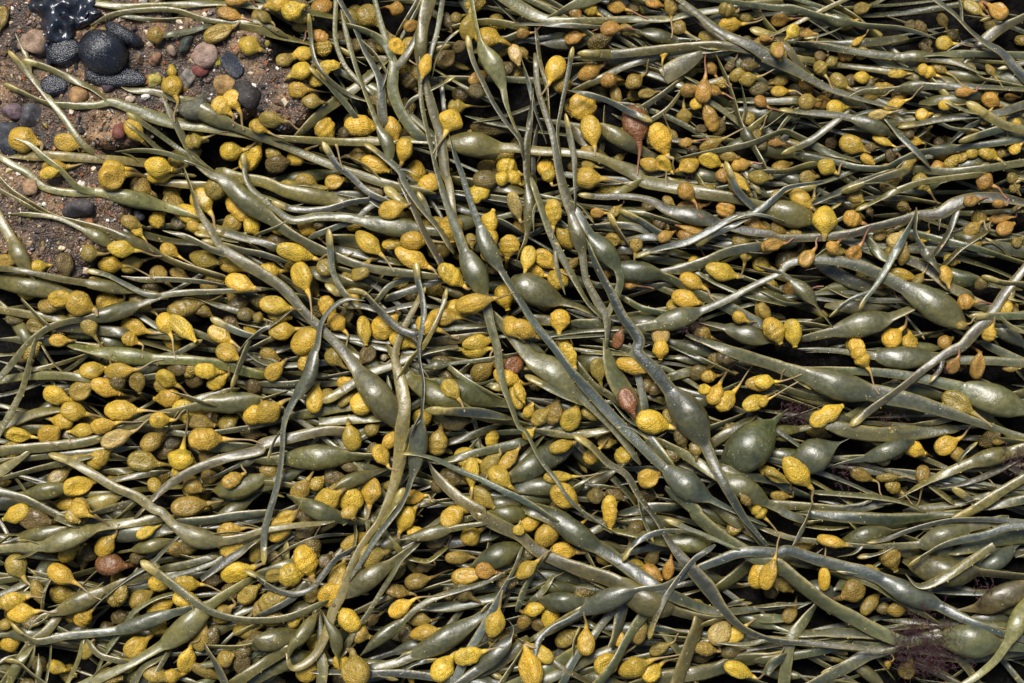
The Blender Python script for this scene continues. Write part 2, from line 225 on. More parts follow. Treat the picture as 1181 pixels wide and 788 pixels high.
# ---------------------------------------------------------------- the layout
# Sheets A..P are 300 x 200 mm pieces of the shore, drawn at 3.937 units per mm.
# frond line:  height colour width | path / branch / branch | label | short name
#   path point: u,v then optional @width, bWxL (air bladder), t (round tip), p (pointed end), c (cut end)
FRONDS = '''
4 y 38 | A 500,0t 440,22t
4 o 38 | A 400,10 550,35 750,30 900,20 1050,20 1181,30 B 90,40
5 y 28 | A 415,118p 520,72@28 680,50 800,52 920,90 1040,105 1181,105 B 90,150 | slender yellow-olive strap with pointed end beside the ribbed black stone | strap by the ribbed black stone
4 o 45 | A 1080,120 1181,140 B 60,155 210,185
3 d 28 | A 560,75 700,95 830,90
4 d 28 | A 770,170 850,155 950,120
7 p 36 | A 45,235t 130,330 220,440 300,540 370,640 420,690 | single pale tapering strap lying loose across the bare sand | pale strap on the sand
6 p 34 | A 25,385t 120,430 230,475 330,485 450,480@38 510,468@45 600,495@52 690,530@70 800,560@70 900,578@52 1010,592@46 1160,625 / A 105,280t 200,305 300,350 420,405 500,462@36 | pale forked frond reaching two tips over the pebbly sand | forked frond on the sand
6 p 30 | A 525,375p 590,410 700,420@34 830,460@50 950,520b88x260 1060,575@50 1181,620@46 B 110,660 230,710 340,752 450,790 F 520,28@48 640,62 760,85@50 | long pale olive frond with smooth bladder running from the pebbles | bladdered frond from the pebbles
7 g 28 | A 738,430p 790,540 850,660 885,725@50 960,790 E 1000,20@62 1110,120b98x300 F 30,195@62 130,270 260,340@52 400,400 520,435 690,455@40 800,470 / A 585,520t 680,580 830,690 900,740 / A 585,562t 660,620 740,690 860,730 940,765 / A 520,690p 650,685 760,700 880,742 | broad grey-green frond fanning into four slim arms at one end | four-armed frond
4 y 50 | A 30,715p 200,712@50 400,722 600,732 720,742 800,765 E 640,12 800,40@42 950,50 | straight yellow-olive strap bordering the lower edge of the sand | strap bordering the sand
6 p 34 | A 0,712 70,755 130,787 E 200,62 330,90@42 450,88@46 620,120b82x280 760,155@45 910,205p / A 85,635p 150,660@26 220,720 300,785 E 370,72@36 450,88 | pale forked frond with long bladder crossing sand under fruits | pale forked frond with bladder
5 o 55 | B 170,620 300,490 430,390 560,270
6 g 24 | B 220,55t 228,150 235,220 255,285 300,350 400,425 510,462
7 g 30 | B 225,310t 300,380 370,450 430,525
7 g 24 | B 340,0 340,180 380,290 430,350 520,430
8 p 24 | B 365,40p 395,170@26 430,290 465,390 500,480 540,580@28 580,660b62x170 592,750@15
7 b 30 | B 360,0 425,115 475,230 530,330@36 548,400@50 550,480@55 560,570 / B 582,285p 572,330 550,390@40 | blue-grey stalk widening from a fork among crowded fruits | widening forked stalk
7 g 26 | B 520,0 545,100 580,210@34 605,290@56 600,400@58 625,480 680,570@64 730,625 / B 750,0 730,110@36 690,200 640,280 610,310@40 / B 390,108 480,140@50 550,180@40 600,260 / B 885,345t 800,390 720,430 680,460 640,530@24 | thick grey-green upright stalk with several arms forking off it | many-armed upright stalk
7 o 60 | B 765,0@72 742,100@62 730,190b60x200 728,290@36 755,390@46 790,520@52 820,620@55 840,787@56 F 855,40@40 880,200@34 | stout olive upright strap passing behind a round fruit | stout upright strap
6 g 28 | B 825,0 800,140 770,240 755,350
9 g 22 | B 720,270@20 725,360 735,480 760,600 785,700 805,787@26 F 845,130 890,250@45 930,360@52 980,460b112x215 1025,590@52 1050,700@46 1075,787@42 J 1100,160@36 1140,270 1181,370@28 K 20,380 90,510 160,600 230,700 340,790@20 O 420,100@16 | very long frond with olive bladder lying on top of the heap | long top frond with olive bladder
9 b 24 | B 858,612p 890,720 915,787 F 945,100@32 1000,250 1035,340b82x220 1100,450@42 1181,580 G 70,690@42 150,787 K 230,110@48 330,220 430,330@58 530,430 620,520@50 750,625b128x250 860,690@42 980,750 1090,800@24 | very long blue-grey frond with two far-apart bladders, top of the heap | two-bladder blue-grey frond
6 o 36 | B 60,625 200,635 400,640@42 550,635 700,630@50 960,650b118x260 1090,665@58 1181,668 C 80,680@50 180,685 330,705@46 430,742 535,795 G 560,30@70 700,58 850,92@64 980,115@55 H 110,180b122x260 250,215@30 / G 400,92 470,72@40 550,35@50 | olive frond stretching across with plump bladders at both ends | stretched frond with plump bladders
8 p 25 | B 960,0 985,130@30 1010,220@40 1060,295b92x250 1100,390@36 1118,470 1150,560@26 1181,620@20 | pale upright frond with smooth green bladder beside a slim tip | pale upright bladdered frond
9 g 30 | B 940,160t 965,270 1010,370 1060,470 1120,560 1181,640@26 C 10,690
8 b 15 | B 905,135t 850,180 800,260 785,320
3 o 42 | B 860,110 940,90 1050,80 1181,105
3 o 70 | B 1000,205 1080,180 1181,140
4 g 18 | B 1080,0 1120,40 1165,85
7 b 32 | B 280,640t 310,690 350,750 400,790 F 500,90 620,140
8 b 36 | B 470,650t 540,695 640,785 F 650,30 720,140 810,250@42 860,330
4 d 25 | B 820,370 835,510
5 o 18 | B 800,310 900,370 1025,442
4 g 20 | B 700,0 620,140 / B 725,0 640,150
5 p 70 | C 0,20 60,55@62 140,80@44 300,85@36 500,75 680,72 780,50@40 930,30 / C 290,0 220,28@44 140,70
6 b 28 | C 0,100 150,105@30 300,112 430,118 545,130@12
5 d 22 | C 545,125 640,155b68x170 740,172@28 850,182@15
7 o 46 | C 275,262t 400,245 550,230 750,210@48 900,205 1045,225 / C 258,243t 330,245 420,240 | twin-tipped olive strap lying level beside the torn pod | twin-tipped olive strap
8 g 32 | C 730,0 800,55@36 870,115 950,165@46 1050,210@62 1130,260@76 D 0,250@78 90,290@62 200,350@46 300,400 400,435@32 520,470@20 640,500p | broad grey strap tapering diagonally through the small orange fruits | broad diagonal grey strap
4 o 40 | C 250,400 380,340 480,290 600,255 670,243
5 p 55 | C 830,240@30 790,262@80 720,300@104 655,340c@96 | torn flattened pale pod with a ragged open end | torn flattened pod
4 o 36 | C 550,490 650,420 755,335@24
4 y 30 | C 590,545 680,480 745,395@20
9 b 26 | C 210,410p 300,430@32 400,460 500,510 600,552t | blue-grey pointed strap resting against the brown shrivelled fruit | strap against the shrivelled fruit
5 d 28 | C 890,240p 940,350@30 980,460 1010,560 1040,620b56x110 1080,690@32 1110,750
4 d 42 | C 1000,445 1181,450 D 170,445
5 g 42 | D 420,405 600,400 690,387b58x120 800,390@40 1000,395 1160,402@30
6 g 30 | C 700,720p 880,685@32 1050,650 1150,610 D 100,592@40 200,635 300,685 420,720
8 g 24 | C 240,210t 220,320@26 190,470@22 170,600 185,710@16
7 b 22 | C 5,260p 40,380@26 70,500 110,612@18
8 g 26 | C 70,270@26 80,400@28 110,500@32 150,620@38 180,787@46 G 210,110@54 245,200@62 265,275b86x180 285,380@40 300,480@36 350,580@44 392,655@48 392,787@14 / G 258,170@40 315,270@46 380,350b102x200 440,430@50 455,490@42 430,570@34 396,645@34 | upright grey frond splitting into two bladdered arms that meet again | looped grey frond with two bladders
7 o 22 | C 75,150 90,270 120,390 130,520
9 b 26 | C 205,515t 225,620@34 245,720@30 247,787 G 250,150@10
7 o 22 | C 55,430 45,540@30 30,680@42 30,787 G 38,60 42,150b56x220 25,300@22 0,360
5 g 25 | C 75,590 60,690 60,787
4 o 60 | C 360,570 450,620b82x210 560,680@46 630,715
3 o 60 | C 250,590 320,660 390,705
5 o 42 | C 1050,120t 1181,155 D 90,152
7 g 28 | C 960,5 1181,30@38 D 130,30@40 250,65 350,88b64x120 470,112@42 620,122 720,147@24 790,170p
4 o 38 | C 1090,40 1130,90 1175,140
7 g 28 | D 70,495t 180,505@34 300,515@38 370,525@42 490,562b70x180 570,600@26 / D 80,700t 210,640@36 300,572 365,522@36
4 o 35 | C 1040,590 1140,508
6 g 34 | D 150,180p 300,205@40 450,230 620,250@44 700,250b60x130 800,260@46 900,285@34 1000,335p / D 720,245 900,238@40 1060,238 1181,243
8 b 38 | D 790,0 870,65@44 940,140 1010,195 1080,235 1140,300@48 1181,345 | blue-grey strap cutting diagonally past a purplish brown stalk | blue-grey diagonal strap
5 n 40 | D 1181,75 1090,120@60 1030,165@68 960,230@26 900,310@18 | purplish brown withered stalk swollen near one end | withered purplish stalk
5 n 45 | D 85,180 130,240 190,310 260,362@30
7 b 22 | D 185,172t 230,165 300,145 365,118p
3 d 50 | D 190,185 350,188 500,180 650,155
6 p 22 | D 240,55 300,25 355,0
9 y 42 | D 915,465t 1000,520@46 1090,570 1181,592
7 g 36 | D 615,575t 700,560 800,540 920,525@44 1060,515 1181,475
8 g 40 | D 885,645t 960,620 1085,583
7 b 40 | D 555,530 610,600 670,665 740,735
6 g 30 | D 190,700 330,730@34 460,760 560,760@38 620,730 700,695 830,675b56x130 960,660@40 1130,635
5 g 42 | D 550,782 700,765 850,775 1000,765 1181,735
5 b 28 | D 860,640 930,580 1000,540
5 o 28 | D 0,780 100,775 220,742@40 290,735
7 d 24 | D 1070,308t 1181,285
4 d 55 | D 760,455 840,450 900,462
6 y 24 | E 0,20 60,80 170,150 250,195@26 360,225@30 480,260@42 600,310b62x230 700,360@46 780,400@50 900,440@52 1000,470 / E 0,75 90,125 190,180 260,200 / E 20,190p 150,190@24 270,205@24 380,255@26 450,290b58x160 520,335@20 | yellow-olive frond gathered from three arms across the damp sand | three-armed frond on damp sand
5 y 50 | E 0,195@52 50,280@58 100,365b78x190 138,440@30 160,480@18
6 o 28 | E 0,432 120,445@30 280,480@34 400,500@40 500,515b64x210 600,532@34 700,552
4 y 70 | E -40,485 130,512b92x340 300,545@52 360,570
4 y 44 | E 0,622 120,640@46 260,660 400,682
3 d 55 | E 190,690 400,710 560,722
7 p 34 | I 0,130 60,60 110,0 E 160,740@36 220,700 310,672@38 400,660@40 520,630b82x230 640,590@36 740,552@34 850,540 1000,535 1181,525@24 / E 150,780 I 140,30@20 120,100@26 90,200@36 50,280 0,370@32 | pale frond rising from beside the sand with one long flat bladder | rising pale frond
8 g 30 | E 92,570c 150,630@36 215,695
7 b 30 | E 390,440t 480,460 560,500 650,545 720,560
6 b 28 | E 540,465p 620,480@32 750,480 900,490 1025,510@24
8 g 28 | E 840,0 870,80 900,170@32 950,250 1000,330@46 1080,390@60 1181,452@62 F 100,520@54 200,630@50 300,730@48 370,800 J 430,90@70 540,230b134x320 615,345@48 650,420@42 / E 735,258p 850,290@30 960,345@34 1030,365@40 | long pale frond ending in a fat olive bladder at the forked trunk | long frond with fat olive bladder
6 g 50 | E 880,235t 1000,260@56 1100,290@46 1181,310@36 F 80,340 / E 875,270t 960,283@36 1040,300
6 b 36 | E 905,308t 1020,330@42 1100,350 1181,365 F 80,390
6 b 36 | E 945,655t 1030,700@40 1120,735 1181,742
7 b 24 | E 1100,790 1130,755 1181,715 F 60,680 125,630@20
7 g 28 | A 1100,690t 1105,760 E 1112,20 1140,70 F 10,115 70,165@32 140,210@48 260,195@46 400,200@50 480,220@56 610,240b88x290 750,258@50 820,265 / F 0,270@28 70,245 140,212@30 | smooth forked frond with bladder pointing at bright yellow fruits | forked frond pointing at bright fruits
5 o 55 | E 1000,-10 1100,20@60 F 0,32@62 100,70 190,88b84x300 300,110@50 400,128@40
3 d 40 | E 560,255 750,300 880,312
3 b 36 | E 600,635 720,712
4 o 40 | E 650,730 790,742
7 n 20 | F 640,50 700,170@30 750,280@40 790,350 830,425@46
9 b 36 | F 312,250t 320,340 330,440@32 360,510@34 405,575
9 b 36 | F 395,532t 470,545@40 530,610 590,670@42 640,710 720,737
7 b 32 | F 370,597t 460,602@36 560,625 640,605 715,590
9 b 18 | F 480,580p 400,572@22 330,610@26 280,680 258,787@34 J 245,30@50 225,130b70x230 150,250@42 110,350@32 100,480@30 80,620@32 35,780@34 N 20,100@36 18,250t | narrow drooping blue-grey frond hanging down past a slim bladder | drooping blue-grey frond
9 b 38 | F 708,400t 715,480 735,560@32 745,640 730,740@30 722,787@16 J 725,60@18 745,170@24 738,290@28 720,440b86x290 690,590@44 640,720@36 590,787@34 N 540,110@34 470,220@28 400,325@16 | slender wavy frond with spindle bladder beside the forked trunk | wavy frond with spindle bladder
8 y 26 | F 750,515t 700,610@30 640,730 620,787@34 J 612,60@42 630,130@58 655,260@72 645,380@74 632,520@72 600,650@52 545,787@38 N 470,150@40 410,270@44 370,390@48 335,450@54 300,560@50 250,660@48 190,708@44 145,715@28 126,660@14 / F 848,520t 830,600@20 780,720@22 740,787 J 690,50@34 640,130@44 | pale yellow-olive forked trunk curling down into a hook | forked trunk with hooked end
3 o 60 | F 870,20 1000,42 1181,72
4 b 34 | F 890,150 1000,190 1100,215 1181,262
3 d 70 | F 320,290 430,305 530,332
4 g 48 | F 345,340 480,370 620,402
3 o 60 | F 0,462 60,500 110,532
3 d 70 | F 220,440 320,475 460,512
5 o 26 | F 520,585 580,512@36 650,482 745,458
5 d 38 | F 590,562 700,520 830,478
4 g 38 | F 350,430 460,460 570,492
5 d 36 | F 630,692 820,702 1015,690
4 o 55 | F 770,762 870,755 1010,738
7 g 42 | F 1055,635 1130,720@56 1181,780@70 K 60,60@90 150,112b134x290 250,200@60 350,290@56 450,400@48 530,510@36 | grey-green frond with big bladder under the two-bladder frond | frond under the two-bladder frond
6 g 50 | F 288,500t 340,535@50 400,565@24
6 b 34 | F 45,122t 130,155 290,160@36 420,125 550,115@30 / F 550,115 480,160@32 440,200 340,240 245,278
6 o 44 | F 560,58t 610,100@46 705,165
8 g 34 | G 60,50@34 100,170 140,280@38 190,380 240,470 310,590@40 370,650
9 b 34 | G 310,330 350,430@38 410,540@44 465,650@52 540,760@62 K 530,20@66 610,110@72 680,200@80 770,320b154x290 835,440@62 890,560@54 950,670@46 1010,770@40 O 1050,80@30 1110,150@18 | thick slate-grey frond with a big smooth bladder at its bend | thick slate frond with big bladder
8 n 28 | G 262,95t 350,105 500,105@32 600,125@40 670,165@56 780,192b80x210 870,215@54 1000,255@48 1150,282@46 H 50,290@42 200,292@42 390,275@48 500,245@46 620,215@42 700,190@44 800,182@66 870,140@72 960,112@60 1080,112@64 1181,132@50 / H 880,175 830,290@42 780,365@26 / H 800,200 795,260p | dull brown frond with torn limbs carrying stalked orange fruits | dull brown torn-limbed frond
9 b 34 | G 515,382t 620,345@42 760,310@44 870,255@40 960,205@34 1070,175@36 1181,90@30 H 100,68@22 240,42@18 / G 940,215 1020,188@18 1090,190 1181,215@14 | long blue-grey strap with pale tip sweeping over orange fruits | sweeping pale-tipped strap
8 b 42 | G 798,328t 870,280 950,245 1045,198@34
6 g 42 | G 600,440p 720,435@54 830,405@56 950,355@54 1095,330
6 g 60 | G 0,490@84 60,527b134x260 180,578@54 260,602@44 340,635
6 g 66 | G 450,440@60 540,445b100x240 680,475@48 780,530@50 880,575@54 960,612@56 1050,660 1120,692 | grey-green frond whose bladder is scarred with orange patches | orange-scarred bladder frond
8 g 50 | G 500,712 600,690@54 715,660b96x210 820,625@42 950,570@38 1060,510 1181,450@28 H 110,412@40 250,390@54 400,410@60 530,460@66 660,530@78 790,605b146x340 920,690@40 | long arching grey frond with very large egg-shaped bladder | arching frond with egg-shaped bladder
7 b 36 | G 450,165t 530,205@40 610,255 660,282
7 o 36 | G 400,175t 440,250@40 475,300@24
4 b 38 | G 290,240 480,235 560,255 605,292 / G 480,308 560,290 645,288
3 o 60 | G 450,342 530,340 650,345
3 d 45 | G 590,385 760,407
4 d 30 | G 490,162 620,200 730,232
8 b 34 | C 925,735t G 950,10@40 980,80 1062,160
3 d 50 | G 690,350 830,385
4 g 32 | G 850,440 950,450 1080,490 1181,530
5 g 24 | G 800,440 900,500 1050,560 1181,592
5 d 34 | G 475,565 560,612 690,637
5 g 22 | G 800,668 930,697@40 1030,730b94x210 1181,772@26
4 d 38 | G 130,738 300,712 490,704
4 g 25 | G 170,748 390,733
4 g 58 | G 50,662 210,672
4 g 58 | G 260,682 390,680
8 g 48 | G 790,745 900,787 K 950,20@62 1181,92@60 L 80,95@64 190,130@84 360,182b134x300 530,217@92 680,250@88 820,292@66 960,340@46 1100,385@32 1181,405@20 | broad grey frond with blunt bladder starting at a purple tuft | broad blunt-bladdered frond
8 y 46 | H 350,85t 440,55@50 530,25 630,-5
6 d 44 | H 235,130 330,90 450,40 570,0
8 o 32 | H 418,168t 500,130@30 600,80 720,40@32 850,20 990,5
9 b 30 | H 432,622t 455,580@18 500,520@24 550,440@36 600,350@44 650,260@36 682,195@24 | dark drooping pointed strap lying over the arching frond | drooping strap over the arching frond
9 b 20 | H 690,190 685,270@26 715,335@40 740,368b52x60 790,432@46
6 d 36 | H 670,262 850,310 1000,350 1181,402
8 n 44 | H 1181,440 1100,540@52 1030,650@58 960,720@64 900,787@56 L 850,20@50 760,80@40 620,190@38 500,275@40 390,362t | brownish strap crossing the big bladders with yellow pointed tip | brownish strap with yellow tip
5 n 50 | H 640,380 750,430 850,510@60 950,560
8 g 38 | H 990,465t 1080,495@42 1181,505
8 g 38 | H 930,650t 1040,650@42 1181,645
5 d 26 | H 290,510p 400,560@28 520,575 680,575
7 g 48 | H 185,752 320,720@54 450,687b114x270 560,660@66 650,625@62 715,595@44 | grey frond whose bladder has a small dark hole | frond with holed bladder
8 g 22 | H 0,430 90,460@26 190,540b74x160 260,625@24 312,692@10
5 g 44 | H 475,285 540,370 580,395
4 d 60 | H 790,445 900,475b84x210 1000,490
4 g 54 | H 770,545 870,530 950,570 1060,625
3 g 30 | H 0,545 100,590 210,592
3 g 56 | H 330,600 450,610b70x220 560,612
3 g 36 | H 50,680 200,682 360,712
4 d 30 | H 475,110 650,108 810,132
3 d 70 | H 920,300 1050,328 1181,352
5 n 38 | H 835,405 900,340 1010,268
3 d 76 | H 290,415 420,490 570,522
4 g 30 | H 1035,690 1181,702
5 o 50 | I 330,0 450,25@56 560,42b80x240 700,57@52 850,62@50 1000,82 1100,112 1181,132 | olive frond with long bladder above a row of yellow fruits | frond above the row of fruits
3 o 45 | I 0,150 100,135 300,135 390,147
5 o 24 | I 125,107 250,80 375,38
3 o 58 | I 30,345 140,305 270,284
2 d 58 | I 0,380 180,385 310,402
5 p 60 | I 0,475 100,466 250,452@54 400,430@48 560,370@48 680,325@54 820,290@56 930,265@60 1050,257b100x270 1181,240@32 J 80,215@20 / I 0,560 80,510@26 110,485 | pale frond with leaf-shaped bladder among clustered yellow fruits | frond with leaf-shaped bladder
8 p 40 | I 215,487t 310,520@44 420,580@46 520,640 620,682@50 700,740@50 M 730,10@46 790,70@48 890,127b94x230 1010,142@48 1100,125@40 1181,97@34 N 40,90@32 150,72 310,50@26 | pale winding frond with bottle-shaped bladder and round tip | winding frond with bottle-shaped bladder
7 g 34 | I 620,765 740,645@44 860,570@48 1010,510@52 1181,465@58 J 0,450@62 140,415@60 280,385@50 400,385 | broad grey-green blade rising straight past olive fruits | straight broad grey blade
7 g 40 | I 0,662 100,692@46 200,740 300,790@42 M 250,32@34 345,72@18
4 g 34 | I 0,602 150,560 280,530 410,500
4 o 30 | I 80,692 200,660b80x230 310,640
4 d 34 | I 420,577 560,570 / I 495,612 620,590 710,578
5 g 34 | I 390,765 560,720 650,698
5 o 30 | I 515,790 600,718
8 b 30 | I 765,203p 850,230@36 940,262
8 b 28 | I 1122,-5 1090,80@34 1050,192t
4 g 38 | I 765,282 900,235 1035,203
6 b 18 | I 970,592 1060,550@20 1112,525b50x70 1181,500@26
3 o 60 | I 990,652 1090,640b112x230 1190,600
6 b 46 | M 810,62 950,50@50 1080,30 1181,20 N 40,15
3 g 58 | I 940,462 1110,460
5 n 14 | I 185,0 230,70 282,120
6 o 46 | J 0,522@42 100,515@60 250,505b120x300 380,500@54 535,500 | fat olive bladder on a short level strap beside the trunk | fat level bladder
5 b 34 | I 1120,30 J 0,70 100,85@36 250,75 380,70
5 b 34 | J 0,170 120,170 270,145 410,118
7 g 44 | J 272,252t 340,220@50 400,180@48 500,120@46 600,85 700,40@40 860,2
4 o 52 | J 130,322 300,290 400,275 540,275
6 o 30 | J 262,345c 330,340@54 450,330 570,325
6 o 40 | J 590,20 680,140@62 790,217b98x290 930,285@54 1050,330@50 1181,352
8 b 46 | J 750,285t 850,290@56 1000,300@50 1115,322@34
6 g 14 | J 700,97p 790,85b52x120 900,72@20 1050,55@24 1181,30
4 d 50 | J 730,148 930,212b114x330 1160,272
5 g 28 | J 850,88 950,160 1070,225
5 g 40 | J 830,525 960,490@46 1100,460 1190,437
7 o 22 | J 755,510p 800,590@50 900,685@58 1010,755@60 N 980,10@62 1070,65@66 1181,122@66 O 70,185 180,240@66 300,285@76 420,325@88 550,402b134x270 680,452@66 800,485@54 920,492@36 | long olive-grey frond diving under the arc with a broad bladder | frond diving under the arc
9 b 22 | J 640,485t 700,485@24 800,510@26 900,560 1000,600@28 1100,650 1181,690@34 K 80,735@42 160,790@40 | thin dark strap with small dark tip crossing the trunk | thin dark strap crossing the trunk
4 o 34 | J 320,660 420,605b66x190 540,568@26
7 g 46 | J 155,690 280,740b86x220 400,790 N 300,18@60 400,45@46 490,62
8 y 38 | J 655,640t 610,720 555,795
3 d 44 | J 840,442 950,410 1070,368
6 g 14 | J 575,130p 580,165b44x90 598,230@12 605,275
5 o 44 | J 1040,185t 1125,180
3 d 50 | J 1000,650 K 0,580@70 110,517b124x310 250,448@30
4 d 34 | J 670,732 800,710 910,694
7 g 44 | K 20,130t 110,175@48 200,222@40 260,250
9 g 42 | K 240,400t 320,450@46 400,530@42 480,580@38 540,680@34 620,787@30 O 680,150@30 760,250@66 850,350@84 920,450@54 1000,530@42 1100,580@34 P 60,595@30 200,605@30 400,622@32 540,638@26 635,615p | snaking frond widening to a flat blade then thinning beyond it | snaking frond with flat blade
6 g 30 | K 390,0 402,60@90 440,150@112 500,250@104 545,330@64 600,430@54 690,545 | crumpled wide strap bearing a shrivelled brown fruit | crumpled wide strap
6 b 34 | K 508,20 530,100@40 550,180 572,292
5 d 38 | K 255,75 330,170 420,230 500,298
4 d 48 | L 120,285p 60,335@60 K 1040,460b196x330 930,575@40 880,630@16 | huge dark egg-shaped bladder beside a purple tuft | huge dark bladder
4 g 46 | K 680,142 790,108
5 d 28 | K 715,8 830,60 950,115
3 d 34 | K 830,382 1010,318
3 d 50 | K 860,455 960,385 1060,325
7 g 48 | K 645,435 780,510@52 900,590@56 1010,637b104x260 1110,705@48 1181,740@46 L 100,758@44 170,785
5 d 46 | K 910,548 1050,590 1181,620 L 100,640 210,685
5 o 38 | K 75,385 200,402@42 330,395 440,368
4 d 58 | K 480,762 600,740 710,735
6 o 18 | K 235,655 330,590 435,553
8 g 58 | K 690,665 800,750 O 800,20@76 900,110@74 1010,185@70 1120,240@70 P 60,250@76 160,330@88 280,425@92 400,490@84 520,555@76 640,600@58 760,585@70 940,592b156x260 1060,612@64 1181,622 | massive grey strap running into the large purple tuft | massive strap into the purple tuft
5 g 56 | K 850,695 960,787 O 1000,65
2 d 80 | K -10,640 120,640b90x240 260,640
6 g 28 | L 150,10p 350,20@28 500,40@44 640,52b110x250 770,45@54 900,60@46 1050,65 1181,75
7 g 36 | L 185,100 400,110@40 560,120@44 700,140@52 830,170@64 900,190@80 1050,240b146x320 1181,285@34 | grey frond with broad blunt bladder lying under a stalked fruit | broad blunt bladder under a fruit
3 g 50 | L 180,375p 260,352@76 400,385@84 560,402@86 750,390@80 890,378@40
5 g 18 | L 395,415p 240,490b156x280 150,562@44 / K 1160,600@20 L 60,590 | rounded olive bladder ending in a thin spike | rounded spiked bladder
4 g 12 | L 260,565p 380,530@14 500,500@40 575,470b78x210 660,438
7 o 20 | L 615,692p 720,630@40 850,570@48 960,525@62 1050,500b82x180 1140,478
8 o 46 | P 845,52t 920,20@54 L 1000,715@52 1080,660@50 1181,598
7 g 40 | L 255,665 400,675@46 540,690 640,710@36 725,747@14
5 g 46 | L 45,722 250,735 400,745 550,718
5 g 38 | L 195,762 400,766 600,780 800,770 910,758
4 g 40 | L 690,752 900,720 1050,678
5 g 46 | L 990,742 1181,700
7 d 34 | L 858,640t 920,680@44 970,715@20
3 d 40 | L 95,188 230,230 350,242
3 d 60 | L 520,268 650,290 750,290
3 d 80 | L 600,188 740,202 830,232
5 g 34 | L 718,355 800,345 880,322
5 g 48 | L 1035,-5 1110,30 1181,62
4 g 50 | L 765,628 870,708
4 o 14 | M 0,122 180,112b70x250 315,82@18
6 p 44 | M 0,182 130,170@46 220,160@62 320,130b90x250 430,85@62 600,60@52 730,43 | pale green frond with tapering bladder above the red-brown fruit | frond above the red-brown fruit
3 o 44 | M 0,200 100,215 260,236
3 b 80 | M 420,130 600,110b92x290 790,88
4 o 14 | M 535,202 680,170b66x190 780,143
8 b 18 | M 812,118 740,190@24 680,250@30 600,300@26 530,350@22 470,400@18 415,455p
9 g 40 | M 640,230t 720,290@46 800,350 880,410@44 950,455 1050,490@42 1181,502 N 120,490@42 275,428@34 | blue-grey strap with round tan tip lying over fruits | strap with round tan tip
8 b 30 | M 45,515t 90,560@32 160,600@40 300,575@42 450,560 550,545@50 660,510b70x270 780,470@46 860,448 | blue-grey frond kinked near its tip with one slim bladder | kinked blue-grey frond
7 p 56 | M 400,790 550,720@56 680,650@58 760,600@70 850,530b110x290 920,462@66 1000,402@60 1110,335@46 | pale green diagonal frond with glossy bladder over dark gaps | pale diagonal bladdered frond
6 g 28 | M 800,382 700,410@32 600,470 560,530 480,640@36 435,725
6 o 28 | M 120,555p 180,490@16 250,470@40 340,430b90x240 440,382@30 550,330@34 690,298
3 d 44 | M 735,278 850,255 960,218
7 b 36 | M 908,322c 990,260@48 1080,200@50 1165,138@40
7 b 32 | M 405,615 450,660@34 565,692
8 b 34 | M 928,615 980,700@44 1020,790
7 b 34 | M 20,680t 80,690 140,742
5 g 44 | M 55,725 130,620@52 200,560 245,498
5 y 36 | M 35,790 70,715b56x150 120,650
6 o 18 | M 165,660p 170,725b54x140 165,790
6 g 18 | M 198,790 215,680 222,588
6 o 26 | M 298,790 350,680 372,585
4 o 38 | M 945,622 1100,620 1190,598
5 o 60 | M 1060,795 1110,760 1181,712 N 130,630@50
6 b 44 | M 600,795 650,720 705,688
5 d 24 | M 680,795 760,650
8 g 34 | M 1108,275t 1190,312
7 o 30 | M 1055,575t 1110,548@36 1180,515
3 d 40 | M 0,392 100,340 / M 0,330 60,322
5 n 18 | M 180,455 190,380 222,308
5 n 12 | M 325,405 380,330 435,278
9 b 24 | N 0,315 80,365@28 160,380@30 230,360@30 290,290@34 350,220 415,182@28 | blue-grey strap bent into a loop beside a large fruit | looped strap beside a large fruit
7 o 18 | N 128,690p 145,620 190,572b110x240 245,485@20 | wide green bladder cradled inside the hooked trunk | bladder inside the hook
8 o 22 | N 285,465p 305,510@34 342,575b88x230 352,660@28 362,735p
6 g 40 | N 268,480p 270,565b86x200 280,660@40
5 o 38 | N 350,405 480,320b102x280 600,240@42 690,175
7 g 34 | N 705,168 640,230 590,310@30 540,390@26 490,470 440,540@22 400,622
8 o 18 | N 628,138p 740,117b106x250 880,85@34 1025,58@22 | smooth lens-shaped green bladder with thin tail | lens-shaped green bladder
7 o 16 | N 452,668p 540,590b106x290 650,510@34 700,460@32 780,410@34 900,370@32 1000,340 1115,288@18 | arched olive frond with dull pointed bladder between stalked fruits | arched frond with pointed bladder
7 g 44 | N 495,722 620,700@46 720,655@56 860,580b110x340 1000,490@56 1065,435 | long green swollen bladder strap slanting between fruits | slanting swollen strap
7 b 38 | N 505,747 650,750@44 785,767
3 d 58 | N 680,462 850,455 980,430 1090,403
3 d 40 | N 970,265 1080,217b120x230 1170,168
3 d 58 | N 820,172 940,150 1055,128
8 b 18 | N 1181,200 1150,280@22 1110,350@26 1070,430@40 1000,560@46 940,660@48 880,795
8 b 36 | N 895,795 1000,720@56 1060,670b76x210 1130,590@34 1147,540@30 1125,500p
4 o 60 | N 970,755 1100,700 1190,620
5 g 34 | N 1095,795 1190,655
5 d 34 | N 820,72 1010,28
4 o 60 | N -20,605 70,587b100x190 160,558
4 o 60 | N 40,745 130,695b76x190 200,675
7 p 54 | N 265,640 282,720@60 275,795
7 g 28 | N 480,0 485,50 490,105@20
6 g 24 | N 420,45 430,120@30 412,205
5 b 34 | N -10,485 150,400 195,355
3 d 58 | N -10,305 150,247
5 n 18 | N 40,242 150,170 270,125 405,120
5 o 36 | N 680,228 760,240 815,203
4 o 58 | N 370,655 420,595 455,555
9 b 34 | O 462,235t 510,160@36 570,120@34 660,95@28 775,98@18
9 g 16 | O 655,42t 710,62@40 760,85@24 830,110@24 920,150@22 1005,187@12
